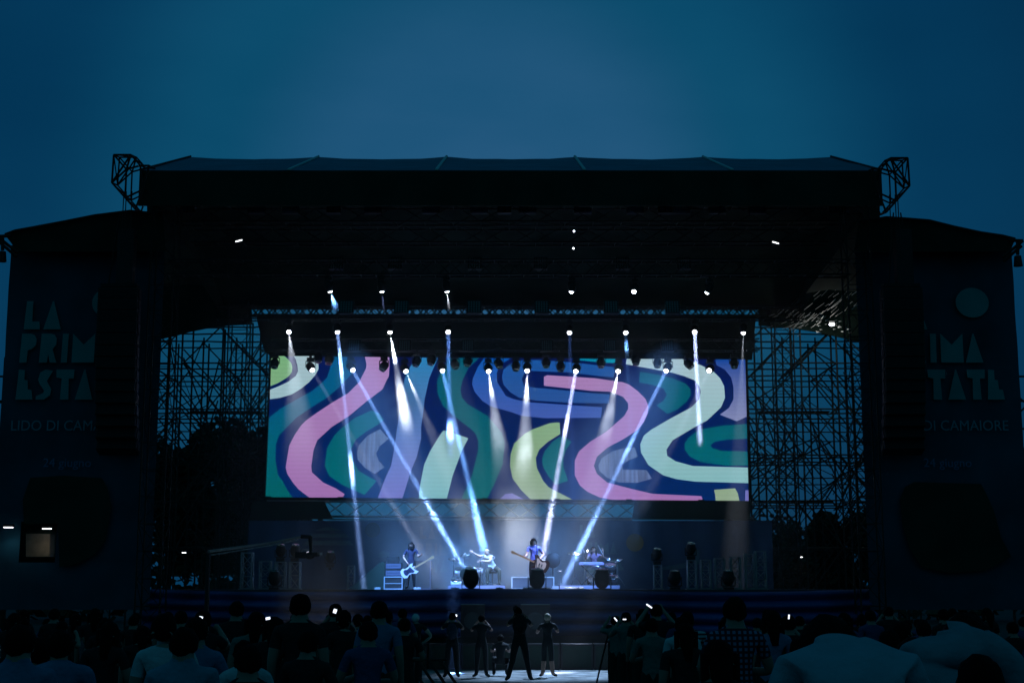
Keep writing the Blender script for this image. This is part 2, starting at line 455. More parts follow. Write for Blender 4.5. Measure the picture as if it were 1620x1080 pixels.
# ------------------------------------------------------------------ wings: roofs, banners, line arrays
def wing(sx):
    side = 'left' if sx < 0 else 'right'
    sil = [(8,372),(24,366),(52,361),(100,352),(150,342),(206,335),(258,340)] if sx < 0 else [(1358,352),(1402,345),(1432,347),(1470,350),(1510,360),(1552,369),(1586,374),(1606,379)]
    org = Vector((sx * 14.7, 47, 13))
    t = thing('wing_roof', f'black sloping canopy over the {side} wing of the stage', 'canopy', org)
    n = len(sil)
    if sx < 0: bot = [(262,398),(28,398)]
    else: bot = [(1598,398),(1352,398)]
    m = MB(); pts = [P(x, y, 47.3) - org for x, y in sil + bot]; m.prism(pts, (0, .06, 0)); m.build('gable_cloth', M_drape, t)
    m = MB()
    for (a, b) in zip(sil[:-1], sil[1:]):
        p, q = P(*a, 47.3) - org, P(*b, 47.3) - org
        m.poly([p, q, q + Vector((0, 9, -.6)), p + Vector((0, 9, -.6))])
    m.build('canopy_skin', M_drape, t)
    m = MB(); m.path([P(x, y - 1, 47.2) - org for x, y in sil], .05); m.build('edge_tube', M_darksteel, t)
    tip = sil[0] if sx < 0 else sil[-1]
    e = -1 if sx < 0 else 1
    for a, b in (((tip[0] + e*12, tip[1] + 2), (tip[0] - e*20, tip[1] + 28)), ((tip[0] + e*12, tip[1] + 2), (tip[0] - e*10, tip[1] + 1)), ((tip[0] + e*10, tip[1] + 10), (tip[0] - e*18, tip[1] + 34)),
                 ((tip[0] + e*4, tip[1] + 4), (tip[0] + e*4, tip[1] + 24))):
        pipe('strut', P(*a, 47) - org, P(*b, 47) - org, .06, t, UNITD)
    m = MB(); c = P(tip[0] + e*4, tip[1] + 26, 47) - org; m.tube(c, c - Vector((0,0,.35)), .12, .16, n=8); m.build('flood_lamp', M_blackbox, t)

    # banner
    x0, x1 = (-17.35, -12.02) if sx < 0 else (11.88, 17.3)
    zt, zb = 13.4, 1.0
    org = Vector(((x0 + x1) / 2, 48, zb))
    b = thing('festival_banner', f"tall navy banner on the {side} wing printed with the festival name in teal", 'banner', org)
    ox0, ox1, oz0, oz1 = (-16.45, -13.6, 2.3, 5.35) if sx < 0 else (12.75 + .8, 16.5, 2.0, 5.3)
    def L2(x, z): return (x - org.x, 0, z - org.z)
    def cloth(quads, name):
        m = MB()
        for (xa, xb, za, zc) in quads:
            nu = max(1, int((xb - xa) / .3)); nv = max(1, int((zc - za) / .4)); k = len(m.v)
            for j in range(nv + 1):
                for i in range(nu + 1):
                    x = xa + (xb - xa) * i / nu; z = za + (zc - za) * j / nv
                    y = .05 * noise.noise(Vector((x * .5, z * .9, 5 + sx))) + .025 * noise.noise(Vector((x * 2.2, z * .7, 1)))
                    m.v.append((x - org.x, y, z - org.z))
            for j in range(nv):
                for i in range(nu):
                    q = k + j * (nu + 1) + i; m.f.append([q, q + 1, q + nu + 2, q + nu + 1]); m.m.append(0)
        m.build(name, M_navy, b, smooth=True)
    ox0, ox1, oz0, oz1 = -16.45, -15.25, 2.55, 3.9
    if sx > 0: cloth([(x0, x1, zb, zt)], 'cloth')
    else:
        cloth([(x0, x1, oz1, zt)], 'cloth')
        cloth([(x0, ox0, oz0, oz1), (ox1, x1, oz0, oz1), (x0, x1, zb, oz0)], 'lower_cloth')
    # black sheets over the lower banner stand in for its dark opening, uneven outline
    def BP(px, py): p = P(px, py, 47.82) - org; return p
    if sx < 0: shp = [[(48,755),(100,752),(161,756),(170,772),(176,800),(172,828),(92,828),(38,828),(36,790)], [(92,828),(172,828),(166,856),(148,878),(120,892),(94,897)]]
    else: shp = [[(1432,770),(1446,762),(1552,765),(1562,784),(1574,812),(1584,850),(1600,880),(1560,902),(1500,906),(1458,896),(1440,868),(1428,830),(1424,790)]]
    for q in shp: m = MB(); m.prism([BP(*p) for p in q], (0, .01, 0)); m.build('opening_dark_overlay', M_drape, b)
    # opening edge corner flap
    # dark sheet standing in for the shade inside the opening
    if sx < 0: m = MB(); m.box((max(x0, ox0 - 1.6) - org.x, 2.2, oz0 - 1.2 - org.z), (min(x1, ox1 + 1.6) - org.x, 2.26, oz1 + .6 - org.z)); m.build('opening_dark_sheet', M_drapein, b)
    # frame pipes that press through the cloth
    for k in range(5):
        z = 4.0 + k * 2.2
        pipe('frame_pipe', L2(x0, z), L2(x1, z), .035, b, UNITD).location.y = .16
    s0 = -16.85 if sx < 0 else 12.80
    w, gp = .60, .07
    def put(word, u, z, h, mt=M_teal, ww=w):
        for o in word_pieces(word, u, z, ww, h, gp / ww):
            m = MB(); m.prism([L2(x, zz) for x, zz in o], (0, -.02, 0)); q = m.build('letter', mt, b); q.location.y = -.10
    put('LA', s0 + .14, 10.42, .98); put('PRIMA', s0 + .05, 9.27, 1.0); put('ESTATE', s0, 8.0, 1.03)
    m = MB(); m.prism([L2(s0 + 3.0 + .57 * math.cos(a), 11.35 + .52 * math.sin(a)) for a in [2*math.pi*i/28 for i in range(28)]], (0, -.02, 0))
    m.build('sun_disc', M_teal, b).location.y = -.10
    font_mesh('LIDO DI CAMAIORE', .50, 'place_line', M_tealdim, b, (s0 - .12 - org.x, -.12, 6.95 - org.z), sx=.93)
    font_mesh('24 giugno', .42, 'date_line', M_navy if False else mat('faint_print', (.03,.24,.42), .8), b, (s0 + 1.05 - org.x, -.12, 5.72 - org.z))

    # line array
    cx = -13.13 if sx < 0 else 13.02
    org = Vector((cx, 46.4, 6.0))
    a = thing('line_array', f"tall black hanging line array of loudspeakers in front of the {side} banner", 'loudspeaker', org)
    cab = MB(); W2, H, D = .66, .385, .5
    cab.prism([(-W2, 0, 0), (W2, 0, 0), (W2, D, .05), (-W2, D, .05)], (0, 0, H)) if False else cab.box((-W2, 0, 0), (W2, D, H - .02))
    cab.box((-W2 - .03, .1, .03), (-W2, .4, H - .05)); cab.box((W2, .1, .03), (W2 + .03, .4, H - .05))
    for g in range(6): cab.box((-W2 + .04, -.02, .03 + g * .055), (W2 - .04, 0, .05 + g * .055))
    cm = cab.mesh('cabinet', M_blackbox)
    ang = 0; y = 0; z = 5.2
    for i in range(14):
        o = link('cabinet', cm, a, (0, y, z)); o.rotation_euler = (-ang, 0, 0)
        nxt = ang + R(.4 + i * .22)
        z -= H * math.cos(ang); y += H * math.sin(ang) * 1; ang = nxt
    m = MB(); m.box((-.6, .05, 5.6), (.6, .45, 5.72)); m.box((-.08, .2, 5.72), (.08, .32, 6.3)); m.build('fly_frame', M_darksteel, a)
    for dx in (-.4, .4): pipe('chain', (dx, .25, 5.7), (dx * .3, .25, 8.2), .025, a, UNITD)
    m = MB(); m.box((-.12, .1, 5.7), (.42, .5, 7.6)); m.build('cable_bundle', M_blackbox, a)
for sx in (-1, 1): wing(sx)

# entrance tent and lamps seen through the left opening
t = thing('lit_tent', 'small beige tent under a lamp behind the opening of the left banner', 'tent', P(60, 878, 49.2))
m = MB(); A = lambda x, y: P(x, y, 49.2) - P(60, 878, 49.2)
m.prism([A(41,880), A(78,880), A(79,843), A(41,843)], (0, .6, 0)); m.build('tent_wall', M_cream, t)
m = MB(); m.prism([A(36,844), A(84,844), A(74,836), A(46,836)], (0, .7, 0)); m.build('tent_roof', M_drape, t)
def small_lamp(px, py, Y, power, col, label, w=.16, down=(0,-.25,-1)):
    p = P(px, py, Y); t = thing('work_lamp', label, 'lamp', p)
    m = MB(); m.box((-w, -.05, .0), (w, .12, .09)); m.build('housing', M_blackbox, t)
    m = MB(); m.box((-w*.85, -.06, -.03), (w*.85, .1, -.002)); m.build('tube', M_glowsmall, t)
    l = bpy.data.lights.new('work_lamp_light', 'SPOT'); l.energy = power; l.color = col; l.spot_size = R(120); l.spot_blend = .6; l.shadow_soft_size = .1
    o = bpy.data.objects.new('work_lamp_light', l); COL.objects.link(o); o.parent = t; o.location = (0, -.05, -.1)
    o.rotation_euler = Vector(down).to_track_quat('-Z', 'Y').to_euler()
small_lamp(74, 835, 48.6, 1.4, (1, .85, .65), 'small lit lamp above the beige tent', down=(0,.3,-1))
small_lamp(13, 833, 47.4, 4, (.7, .85, 1), 'small lit lamp at the far left edge', down=(0,.3,-1))

# ------------------------------------------------------------------ LED screen
SY = 60.0
so = P(803, 790, SY)
scr = thing('led_screen', 'wide lit video screen showing pink, mint and teal waves on dark blue', 'screen', so)
def Q(x, y, k=0): v = P(x, y, SY) - so; v.y = -.004 * k; return v
def smat(name, top, bot, ribs=0.0):
    m = bpy.data.materials.new(name); m.use_nodes = True; t = m.node_tree; n = t.nodes; l = t.links; b = n['Principled BSDF']
    m.cycles.emission_sampling = 'NONE'
    b.inputs['Base Color'].default_value = (.01, .01, .012, 1); b.inputs['Roughness'].default_value = .5; b.inputs['Specular IOR Level'].default_value = .2
    c = n.new('ShaderNodeTexCoord'); s = n.new('ShaderNodeSeparateXYZ'); l.new(c.outputs['Object'], s.inputs[0])
    mr = n.new('ShaderNodeMapRange'); l.new(s.outputs['Z'], mr.inputs[0]); mr.inputs[1].default_value = 0; mr.inputs[2].default_value = 6
    r = n.new('ShaderNodeValToRGB'); l.new(mr.outputs[0], r.inputs[0])
    r.color_ramp.elements[0].color = (*srgb(*bot), 1); r.color_ramp.elements[1].color = (*srgb(*top), 1)
    # scan rows of the LED modules
    w = n.new('ShaderNodeTexWave'); w.wave_type = 'BANDS'; w.bands_direction = 'Z'; w.inputs['Scale'].default_value = 1.75; l.new(c.outputs['Object'], w.inputs['Vector'])
    a = n.new('ShaderNodeMapRange'); l.new(w.outputs['Fac'], a.inputs[0]); a.inputs[3].default_value = .96; a.inputs[4].default_value = 1.03
    out = a.outputs[0]
    if ribs:
        q = n.new('ShaderNodeTexNoise'); mpp = n.new('ShaderNodeMapping'); l.new(c.outputs['Object'], mpp.inputs[0]); mpp.inputs['Scale'].default_value = (6, 1, .4)
        l.new(mpp.outputs[0], q.inputs['Vector']); q.inputs['Scale'].default_value = 1.5
        a2 = n.new('ShaderNodeMapRange'); l.new(q.outputs['Fac'], a2.inputs[0]); a2.inputs[1].default_value = .3; a2.inputs[2].default_value = .7; a2.inputs[3].default_value = 1 - ribs; a2.inputs[4].default_value = 1 + ribs
        mm = n.new('ShaderNodeMath'); mm.operation = 'MULTIPLY'; l.new(out, mm.inputs[0]); l.new(a2.outputs[0], mm.inputs[1]); out = mm.outputs[0]
    l.new(r.outputs[0], b.inputs['Emission Color']); l.new(out, b.inputs['Emission Strength'])
    return m
SM = {'navy': smat('screen_navy', (0,18,82), (0,38,100)), 'teal': smat('screen_teal', (0,84,108), (0,104,114)), 'tealb': smat('screen_teal_blue', (0,88,140), (0,96,98)),  # navy and pink paled: part of the stage mist is put into their colour
      'mint': smat('screen_mint', (168,196,206), (128,186,190)), 'pink': smat('screen_pink', (170,132,188), (162,114,178)),
      'lime': smat('screen_lime', (122,178,128), (146,170,142)), 'lav': smat('screen_lavender', (40,128,182), (114,112,186)),
      'loop': smat('screen_blue_loop', (0,88,176), (100,100,176)), 'loopb': smat('screen_blue_loop_inner', (20,84,160), (66,84,140)),
      'sky': smat('screen_cyan', (0,140,170), (0,140,170)), 'mauve': smat('screen_mauve', (80,110,140), (90,104,150), .35), 'slate': smat('screen_slate', (0,66,150), (190,190,220))}
ART = [
 ('lime', [(429,563),(450,563),(457,569),(461,575),(462.5,581),(461.7,588),(458,593.5),(452,598.5),(440,605.6),(428,610.6)]),
 ('mint', [(501.4,563),(503.9,574.8),(503.9,584),(498,594),(489,604.4),(476.7,614.3),(461.9,623.5),(443.4,629),(427.1,631.3),(427.3,616.1),(439.7,611.2),(455.7,603.8),(468.1,594.5),(471.5,587),(470.6,578.5),(468.1,568.6),(465,563.2)]),
 ('tealb', [(519.9,563.8),(523.4,568.6),(523,579.7),(517.5,597),(508.8,605.6),(494,618),(469.3,631.5),(442.2,647),(424.9,661.2),(424,680),(422,740),(419.9,786.3),(463.1,786.3),(454.5,775),(447.1,760.2),(439.7,750.9),(435.7,726.9),(436.6,702.2),(441.5,688.6),(454.5,675),(469.3,659.9),(491.5,645.1),(517.5,629),(538.5,610.6),(557,590.8),(549.6,583.4),(549,564.3)]),
 ('pink', [(577.3,564.3),(579.8,576),(579.2,582.2),(568.1,604.4),(550.8,621.7),(523.6,637.7),(501.4,652.5),(484.1,664.9),(476.7,672.3),(465.6,688.6),(457.6,704.6),(452,739.2),(454.5,749.1),(463.1,762.7),(472.4,773.8),(489.1,786.4),(542.2,786.4),(545.2,781.2),(532.3,772.5),(511.3,762.7),(493.4,746.6),(492.5,736.7),(495.9,712),(502,696),(524.9,675),(550.8,658.7),(579.2,635.2),(605.1,615.5),(612.5,599.4),(615,595.7),(616.4,579.7),(616,564.9)]),
 ('teal', [(587.8,648.8),(560.7,661.2),(538.5,678.5),(528.6,688.6),(517.5,708.3),(513.8,736.7),(521.2,752.8),(540.9,766.4),(576.7,782.4),(595.9,760.2),(581.7,752.8),(566.9,744.1),(559.4,729.3),(555.7,709.6),(563.1,694.8),(579.2,682.4),(600.2,669.8),(607.6,663.6),(600.2,653.8)]),
 ('mauve', [(601.4,678.7),(581.7,688.6),(568.1,703.4),(564.4,715.7),(565.6,726.9),(578,740.4),(592.8,749.1),(608.2,738.6),(599,728.1),(595.2,717),(600.2,705.9),(615,693.5)]),
 ('lav', [(661.9,565.5),(650.7,577.2),(643.3,589.6),(639,604.4),(634.7,624.1),(632.2,648.8),(627.9,680),(622.3,718.2),(618.6,736.7),(610,755.2),(597.7,787.5),(636.5,788),(650.7,742.9),(659.4,721.9),(666.2,693.5),(666.2,675),(669.3,653.8),(671.7,631.5),(679.1,598.2),(692.7,566.1)]),
 ('mint', [(701.4,680.6),(707,681),(740.9,692.9),(731,712),(716.2,751.5),(706.9,788.2),(662.5,788),(664.3,768.8),(671.1,734.3),(680.4,713.3),(696.4,687.3)]),
 ('teal', [(707.5,565.8),(705,577.2),(696.4,589.6),(691.5,601.9),(692.1,621.7),(700.1,641.4),(721.1,659.9),(747,680),(753.2,687.3),(756.9,698.5),(756.3,713.3),(745.8,754),(729.8,788.6),(770.5,789),(782.8,763.9),(795.2,734.3),(798.3,699.7),(794,684.9),(786.5,675),(771.7,657.5),(739.6,639),(730.4,627.8),(728.5,616.7),(731.6,601.9),(740.9,582.2),(758.1,566.3)]),
 ('loop', [(765.6,566.5),(755.7,580.9),(748.3,598.2),(747,608.1),(750.7,619.2),(763.1,634),(776.7,642.7),(810,651.9),(824.7,657.5),(861.7,661.2),(950.6,660.6),(952.5,643.9),(904.9,640.8),(842,636.5),(813.6,631.5),(800,626),(795.2,618),(786.5,604.4),(785.9,589.6),(792.7,576),(807.4,566.7)]),
 ('loopb', [(974,580.9),(911,573.5),(849.4,569.2),(814.8,570.4),(802.5,579.7),(796.4,584.6),(794,595.7),(796.4,608.1),(807.4,620.4),(822.2,629.1),(849.4,633.4),(904.9,637.1),(963,637.7),(964.8,623.5),(935.8,621.7),(886.4,616.7),(840.7,612.4),(828.4,608.1),(825.3,599.4),(829.6,590.8),(839.5,586.5),(898.8,589),(970.4,597)]),
 ('sky', [(905,567.2),(976.5,567.6),(975.3,574.1),(954,573.5),(917.3,569.8)]),
 ('pink', [(860.5,595.7),(865.4,593.3),(904.9,595.7),(942,598.2),(985.2,604.4),(995,608),(1008.6,618),(1020.9,630.3),(1025.9,642.7),(1024.6,653.8),(1018.5,667.3),(1008.6,680),(995,688.6),(985.2,694.8),(961.7,707.1),(944.4,721.9),(939.5,736.7),(944.4,749.1),(960.5,762.7),(1000,773.1),(1032,780.6),(1109.8,784.3),(1111.7,791.2),(995,790.6),(969.1,790.4),(948.1,786.1),(929.6,777.5),(917.3,767.6),(909.3,751.5),(909.3,728.1),(916,713.3),(933.3,698.5),(959.3,682.4),(987.7,657.5),(993.8,646.4),(993.8,637.7),(985.2,627.2),(964.2,619.2),(935.8,618),(860.5,609.9)]),
 ('lime', [(879,668),(885.2,668),(886.4,686.1),(866.7,698.5),(853.1,710.8),(847.5,724.4),(849.4,740.4),(859.3,760.2),(867.9,770.1),(886.4,780),(906.2,790),(839.5,789.5),(824.7,775),(811.1,756.5),(806.8,736.7),(808,717),(813.6,700.9),(829.6,686.1),(842,679),(869.1,669.2)]),
 ('teal', [(885.2,691),(891.4,689.8),(904.3,698.5),(896.3,709.6),(891.4,724.4),(891.4,739.2),(898.8,760.2),(879,766.4),(866.7,751.5),(858.6,736.7),(857.4,725.6),(861.7,713.3),(874.1,698.5)]),
 ('mauve', [(1003.6,707.1),(1009.2,721.9),(995,727.5),(984,734.3),(985.2,742.3),(1022.8,742.9),(1031.4,756.5),(1008.6,763.3),(979,762.7),(960.5,755.2),(948.1,744.1),(946.9,735.5),(951.9,724.4),(969.1,713.3),(985.2,709)]),
 ('teal', [(1012.3,587.7),(1044.4,593.3),(1064.1,598.2),(1085.1,606.9),(1092.5,615.5),(1093.1,624.1),(1086.4,635.2),(1071.5,647.6),(1055.5,654.4),(1038.2,640.8),(1049.3,634),(1054.9,624.1),(1049.3,614.3),(1032,608.7),(1011,604.4)]),
 ('mint', [(991.4,567.6),(990.1,576),(1038.2,584.6),(1064.1,589.6),(1081.4,594.5),(1098.7,601.3),(1106.1,610.6),(1108.6,619.2),(1106.1,631.5),(1093.8,643.9),(1059.2,662.4),(1029.6,679.7),(1018.5,688.6),(1012.9,702.2),(1014.1,715.7),(1025.9,735.5),(1049.3,751.5),(1070,757.5),(1099.9,761.4),(1184.3,763.9),(1183.8,739.2),(1096.2,736.7),(1069.1,729.3),(1055.5,720.7),(1054.3,710.8),(1064.1,696),(1097.5,676.2),(1118.5,664.9),(1140.7,643.9),(1146.9,629.1),(1145.6,610.6),(1139.4,598.2),(1128.3,587.1),(1111,578.5),(1093.8,571),(1079,567.8)]),
 ('slate', [(1132,568.2),(1179.3,568.6),(1181.2,658.7),(1165.4,666.1),(1138.8,655.6),(1153,645.1),(1160.4,631.5),(1160.4,611.8),(1156.7,597),(1146.9,584.6),(1133.3,577.2)]),
 ('teal', [(1181.5,670.4),(1143.1,672.9),(1118.5,677.2),(1106.1,678.7),(1088.8,692.3),(1082.7,702.2),(1083.3,710.8),(1091.3,721.9),(1108.6,730.6),(1149.3,736.1),(1183.6,736.1),(1183,713.9),(1140.7,712.7),(1127.1,708.3),(1123.4,704),(1130.8,698.5),(1149.3,695.4),(1182.4,693.5)]),
 ('lime', [(1129.6,774.4),(1162.9,771.9),(1167.2,779.9),(1169.7,791.6),(1132,791.4),(1131.4,782.4)]),
 ('lav', [(1179,775),(1184.4,775),(1184.7,791.8),(1178.7,791.8)]),
 ('lav', [(790.2,789.2),(798.9,781.2),(810,779.7),(829,789.4)]),
]
names = list(SM)
m = MB()
m.poly([Q(429.2,563.4), Q(419.6,786.4), Q(803,789.2), Q(1184.8,792), Q(1179.4,568.4), Q(803,566)], names.index('navy'))
for k, (c, pts) in enumerate(ART): m.poly([Q(x, y, 1 + (k % 2) * .5) for x, y in pts], names.index(c))
im = m.build('screen_image', [SM[n] for n in names], scr)
m = MB(); m.prism([Q(x, y) for x, y in [(428.6,562.8),(419,787),(1185.4,792.8),(1180,567.8)]], (0, .25, 0)); q = m.build('screen_backing', M_blackbox, scr); q.location.y = .01
for a, b in (((428,562.5),(418.6,787.5)), ((1180.6,567.5),(1186,793.4))): pipe('side_frame', Q(*a), Q(*b), .05, scr, UNITD)
for a, b in (((418.6,788.2),(1186,794.2)),): pipe('bottom_frame', Q(*a), Q(*b), .07, scr, UNITD)
for k in range(21):
    x = 425 + k * 38; y = 788 + k * .29
    if k % 3: continue
    m = MB(); c = Q(x, y); m.box((c.x - .12, -.12, c.z - .02), (c.x + .12, .12, c.z + .08)); m.build('foot_bracket', M_darksteel, scr)

# truss below the screen and masking
truss('screen_base_truss', 'wide lattice truss right below the lit screen, hazy in the middle', 'truss', P(424, 804, 59.6), P(1190, 809, 59.6), .62, step=.8, mat_=M_alu, data=UNITA, r=.035, rl=.022)
for k, (a, b, l) in enumerate(((395, 527, 'left'), (1000, 1186, 'right'))):
    t = thing('masking_drape', f'short black drape hiding the {l} end of the truss below the screen', 'drape', P(a, 820, 59.15))
    og = P(a, 820, 59.15); m = MB(); top = [(a + 26 if k == 0 else a, 791), (b - 8 if k == 0 else b + 12, 793)]
    m.prism([P(a, 821, 59.15) - og, P(b, 821, 59.15) - og, P(b - (14 if k == 0 else -4), 793, 59.15) - og, P(a + 4, 793, 59.15) - og], (0, .05, 0)); m.build('cloth', M_drape, t)
og = P(803, 822, 58.9); t = thing('backdrop_rail', 'thin pale rail along the top of the printed backdrop', 'rail', og)
pipe('rail', P(520, 821, 58.9) - og, P(1000, 822, 58.9) - og, .03, t, UNITA)

# printed backdrop behind the band
og = Vector((CX, 58.7, DZ))
bd = thing('printed_backdrop', 'dark blue backdrop with faint festival lettering hanging behind the band', 'backdrop', og)
xa, xb = P(392, 870, 58.7).x, P(1222, 870, 58.7).x
m = MB(); nu = 90; nv = 6; zt = P(803, 823, 58.7).z
for j in range(nv + 1):
    for i in range(nu + 1):
        x = xa + (xb - xa) * i / nu; z = DZ + (zt - DZ) * j / nv
        m.v.append((x - og.x, .05 * math.sin(x * 5.2) + .06 * noise.noise(Vector((x, z, 0))), z - DZ))
for j in range(nv):
    for i in range(nu):
        q = j * (nu + 1) + i; m.f.append([q, q+1, q+nu+2, q+nu+1]); m.m.append(0)
m.build('cloth', M_back, bd, smooth=True)
def BQ(px, py): p = P(px, py, 58.7) - og; return (p.x, -.13, p.z)
def pr(pts, mt, name='print'): MBm = MB(); MBm.prism([BQ(*p) for p in pts], (0, -.004, 0)); MBm.build(name, mt, bd)
def bword(w, x0, y0, lw, h, mt):     # bottom-left pixel, letter width/height in pixels
    for o in word_pieces(w, 0, 0, 1, 1, .14): pr([(x0 + u * lw, y0 - v * h) for u, v in o], mt, 'letter')
# striped setting sun
for k, (ya, yb) in enumerate(((834, 839), (844, 850), (855, 862))):
    w1 = 10 + 11 * math.sqrt(k * 2 + .1); pts = [(520 - w1 - 8, yb), (520 + w1 + 8, yb), (520 + w1 + (2 if k else -8), ya), (520 - w1 - (2 if k else -8), ya)]
    pr(pts, M_bprint, 'sun_stripe')
bword('LA', 664, 852, 12, 20, M_bwarm); bword('PRIMA', 660, 878, 11.5, 19, M_bwarm); bword('ESTATE', 657, 904, 11.5, 19, M_bprint)
bword('LA', 916, 850, 12, 20, M_bprint); bword('PRIMA', 913, 876, 11.5, 19, M_bprint); bword('ESTATE', 910, 902, 11.5, 19, M_bprint)

pr([(590 + 12*math.cos(a), 838 + 12*math.sin(a)) for a in [2*math.pi*i/18 for i in range(18)]], M_drape)
pr([(1004 + 14*math.cos(a), 858 + 14*math.sin(a)) for a in [2*math.pi*i/18 for i in range(18)]], mat('ochre_print', (.30,.22,.06), .85))
pr([(1086,869),(1106,869),(1106,892),(1100,892),(1100,879),(1091,879),(1091,892),(1086,892)], M_bprint)
pr([(1050,896),(1084,890),(1084,898),(1040,902)], M_bprint); pr([(600,874),(608,870),(616,874),(617,881),(598,881)], M_bprint)

# ------------------------------------------------------------------ scaffolding beside the screen
def scaffold(sx):
    side = 'left' if sx < 0 else 'right'; rnd = random.Random(5 + sx)
    x_in = -9.7 if sx < 0 else 9.5; bay = 1.57; nb = 5; ys = [61.6, 63.2, 65.3, 67.0]; zs = [GP, 1.4, 3.4, 5.4, 7.4, 9.4, 11.4, 13.0]
    xs = [x_in + sx * bay * i for i in range(nb + 1)]
    org = Vector(((xs[0] + xs[-1]) / 2, 64, GP))
    t = thing('scaffolding', f'dense web of scaffold pipes against the dusk sky {side} of the screen', 'scaffolding', org)
    V = lambda x, y, z: Vector((x, y, z)) - org
    j = lambda s=.05: rnd.uniform(-s, s)
    for y in ys:
        for x in xs:
            dx = j(.12); pipe('standard', V(x + dx, y, GP), V(x + dx + j(.06), y + j(.06), 13.2), .042, t)
        for q, z in enumerate(zs[1:]):
            for i in range(nb):
                pipe('ledger', V(xs[i], y, z + j(.03)), V(xs[i+1], y, z + j(.03)), .036, t)
            if q in (2, 3, 4) and y in (ys[0], ys[2]): pipe('guard_rail', V(xs[0], y, z + 1 + j()), V(xs[-1], y, z + 1 + j()), .028, t)
        for i in range(nb):
            for k in range(1, len(zs) - 1):
                r = rnd.random()
                if r < .34: pipe('brace', V(xs[i], y - .04, zs[k]), V(xs[i+1], y - .04, zs[k+1]), .033, t)
                elif r < .68: pipe('brace', V(xs[i+1], y - .04, zs[k]), V(xs[i], y - .04, zs[k+1]), .033, t)
    for i, x in enumerate(xs):
        for z in zs[2::2]: pipe('transom', V(x, ys[0], z), V(x, ys[-1], z), .036, t)
        for k in range(2, len(zs) - 1, 2):
            a, b = rnd.sample([0, 1, 2, 3], 2); pipe('cross_brace', V(x, ys[a], zs[k]), V(x, ys[b], zs[k+1]), .03, t)
    for k in range(96):     # long raking braces through the bays
        a = rnd.choice(xs); b = a + rnd.choice((-1, 1)) * bay * rnd.choice((1, 2)); z = rnd.uniform(2.5, 9.5)
        if abs(b - org.x) > 4.4: b = org.x + math.copysign(4.0, b - org.x)
        pipe('raking_brace', V(a, rnd.choice(ys), z), V(b, rnd.choice(ys), z + rnd.uniform(1.2, 4)), rnd.choice((.02,.026,.034)), t)
    for z, w in ((5.45, 1.0), (9.45, .8)):    # decks
        m = MB(); m.box(tuple(V(min(xs[1], xs[3]), ys[1], z)), tuple(V(max(xs[1], xs[3]), ys[1] + w, z + .06))); m.build('deck_board', M_darksteel, t)
for sx in (-1, 1): scaffold(sx)

# outer scaffolds at both edges of the frame
for sx, lab in ((-1, 'left'), (1, 'right')):
    org = Vector((sx * 18.6, 51, GP)); t = thing('edge_scaffolding', f'few dark scaffold pipes beyond the outer edge of the {lab} banner', 'scaffolding', org)
    for x in (-.9, .2, 1.2): pipe('standard', (x, 0, 0), (x, 0, 10.8 - abs(x)), .05, t)
    for z in (2, 4, 6, 8, 9.0, 9.9): pipe('ledger', (-1.2, 0, z), (1.5, 0, z), .04, t)
    for z in (2, 4, 6, 8): pipe('brace', (-.9, 0, z), (1.2, 0, z + 2), .035, t); pipe('brace', (1.2, .3, z), (-.9, .3, z + 1.8), .035, t)

# ------------------------------------------------------------------ trees behind
def tree(px, base_y, Y, top_py, w, label, seed, n=2600):
    rnd = random.Random(seed); b = P(px, 930, Y); b.z = gz(50)
    top = P(px, top_py, Y).z; h = top - b.z
    t = thing('tree', label, 'tree', b)
    m = MB(); m.tube((0,0,0), (.1,0,h*.45), .28, .16, n=8)
    for k in range(9):
        a = rnd.uniform(0, 6.28); z0 = h * rnd.uniform(.3, .5); m.tube((.05,0,z0), (math.cos(a)*w*.55, math.sin(a)*w*.4, h*rnd.uniform(.55,.85)), .09, .02, n=5)
    m.build('trunk', M_bark, t)
    cl = [(rnd.uniform(-1,1)*w*.62, rnd.uniform(-1,1)*w*.45, h*rnd.uniform(.34,.86), w*rnd.uniform(.22,.42)) for _ in range(20)]
    m = MB()
    for k in range(n):
        cx, cy_, cz, r = rnd.choice(cl)
        d = Vector((rnd.gauss(0,1), rnd.gauss(0,1), rnd.gauss(0,.8))).normalized() * r * rnd.uniform(.55, 1.08)
        c = Vector((cx, cy_, cz)) + d
        if c.z > h: c.z = h - rnd.random()
        s = rnd.uniform(.12, .26); q = Vector((rnd.uniform(-1,1), rnd.uniform(-1,1), rnd.uniform(-1,1))).to_track_quat('Z', 'Y')
        m.poly([c + q @ Vector(p) for p in ((-s,-s*.5,0),(s*.2,-s*.6,0),(s,0,.03),(s*.1,s*.6,0),(-s*.8,s*.4,0))])
    m.build('crown', M_leaf, t)['kind'] = 'stuff'
tree(262, 0, 72, 660, 2.6, 'dark tree behind the scaffolding next to the left banner', 1)
tree(318, 0, 74, 690, 2.2, 'low dark bush between two trees behind the left scaffolding', 2)
tree(376, 0, 71, 640, 3.4, 'tall dark tree behind the scaffolding at the left edge of the screen', 3, 4200)
tree(430, 0, 74, 655, 3.0, 'dark tree partly hidden behind the left edge of the screen', 4, 2600)
tree(1345, 0, 74, 796, 2.4, 'low dark tree next to the right banner behind the scaffolding', 5)
tree(1215, 0, 72, 806, 2.4, 'low dark tree below the right corner of the screen', 6)
tree(1278, 0, 78, 828, 3.0, 'low dark shrub under the middle of the right scaffolding', 7)
tree(2, 0, 66, 640, 2.6, 'dark tree beyond the left edge of the left banner', 8)
tree(1640, 0, 66, 700, 2.6, 'dark tree beyond the outer edge of the right banner', 9)
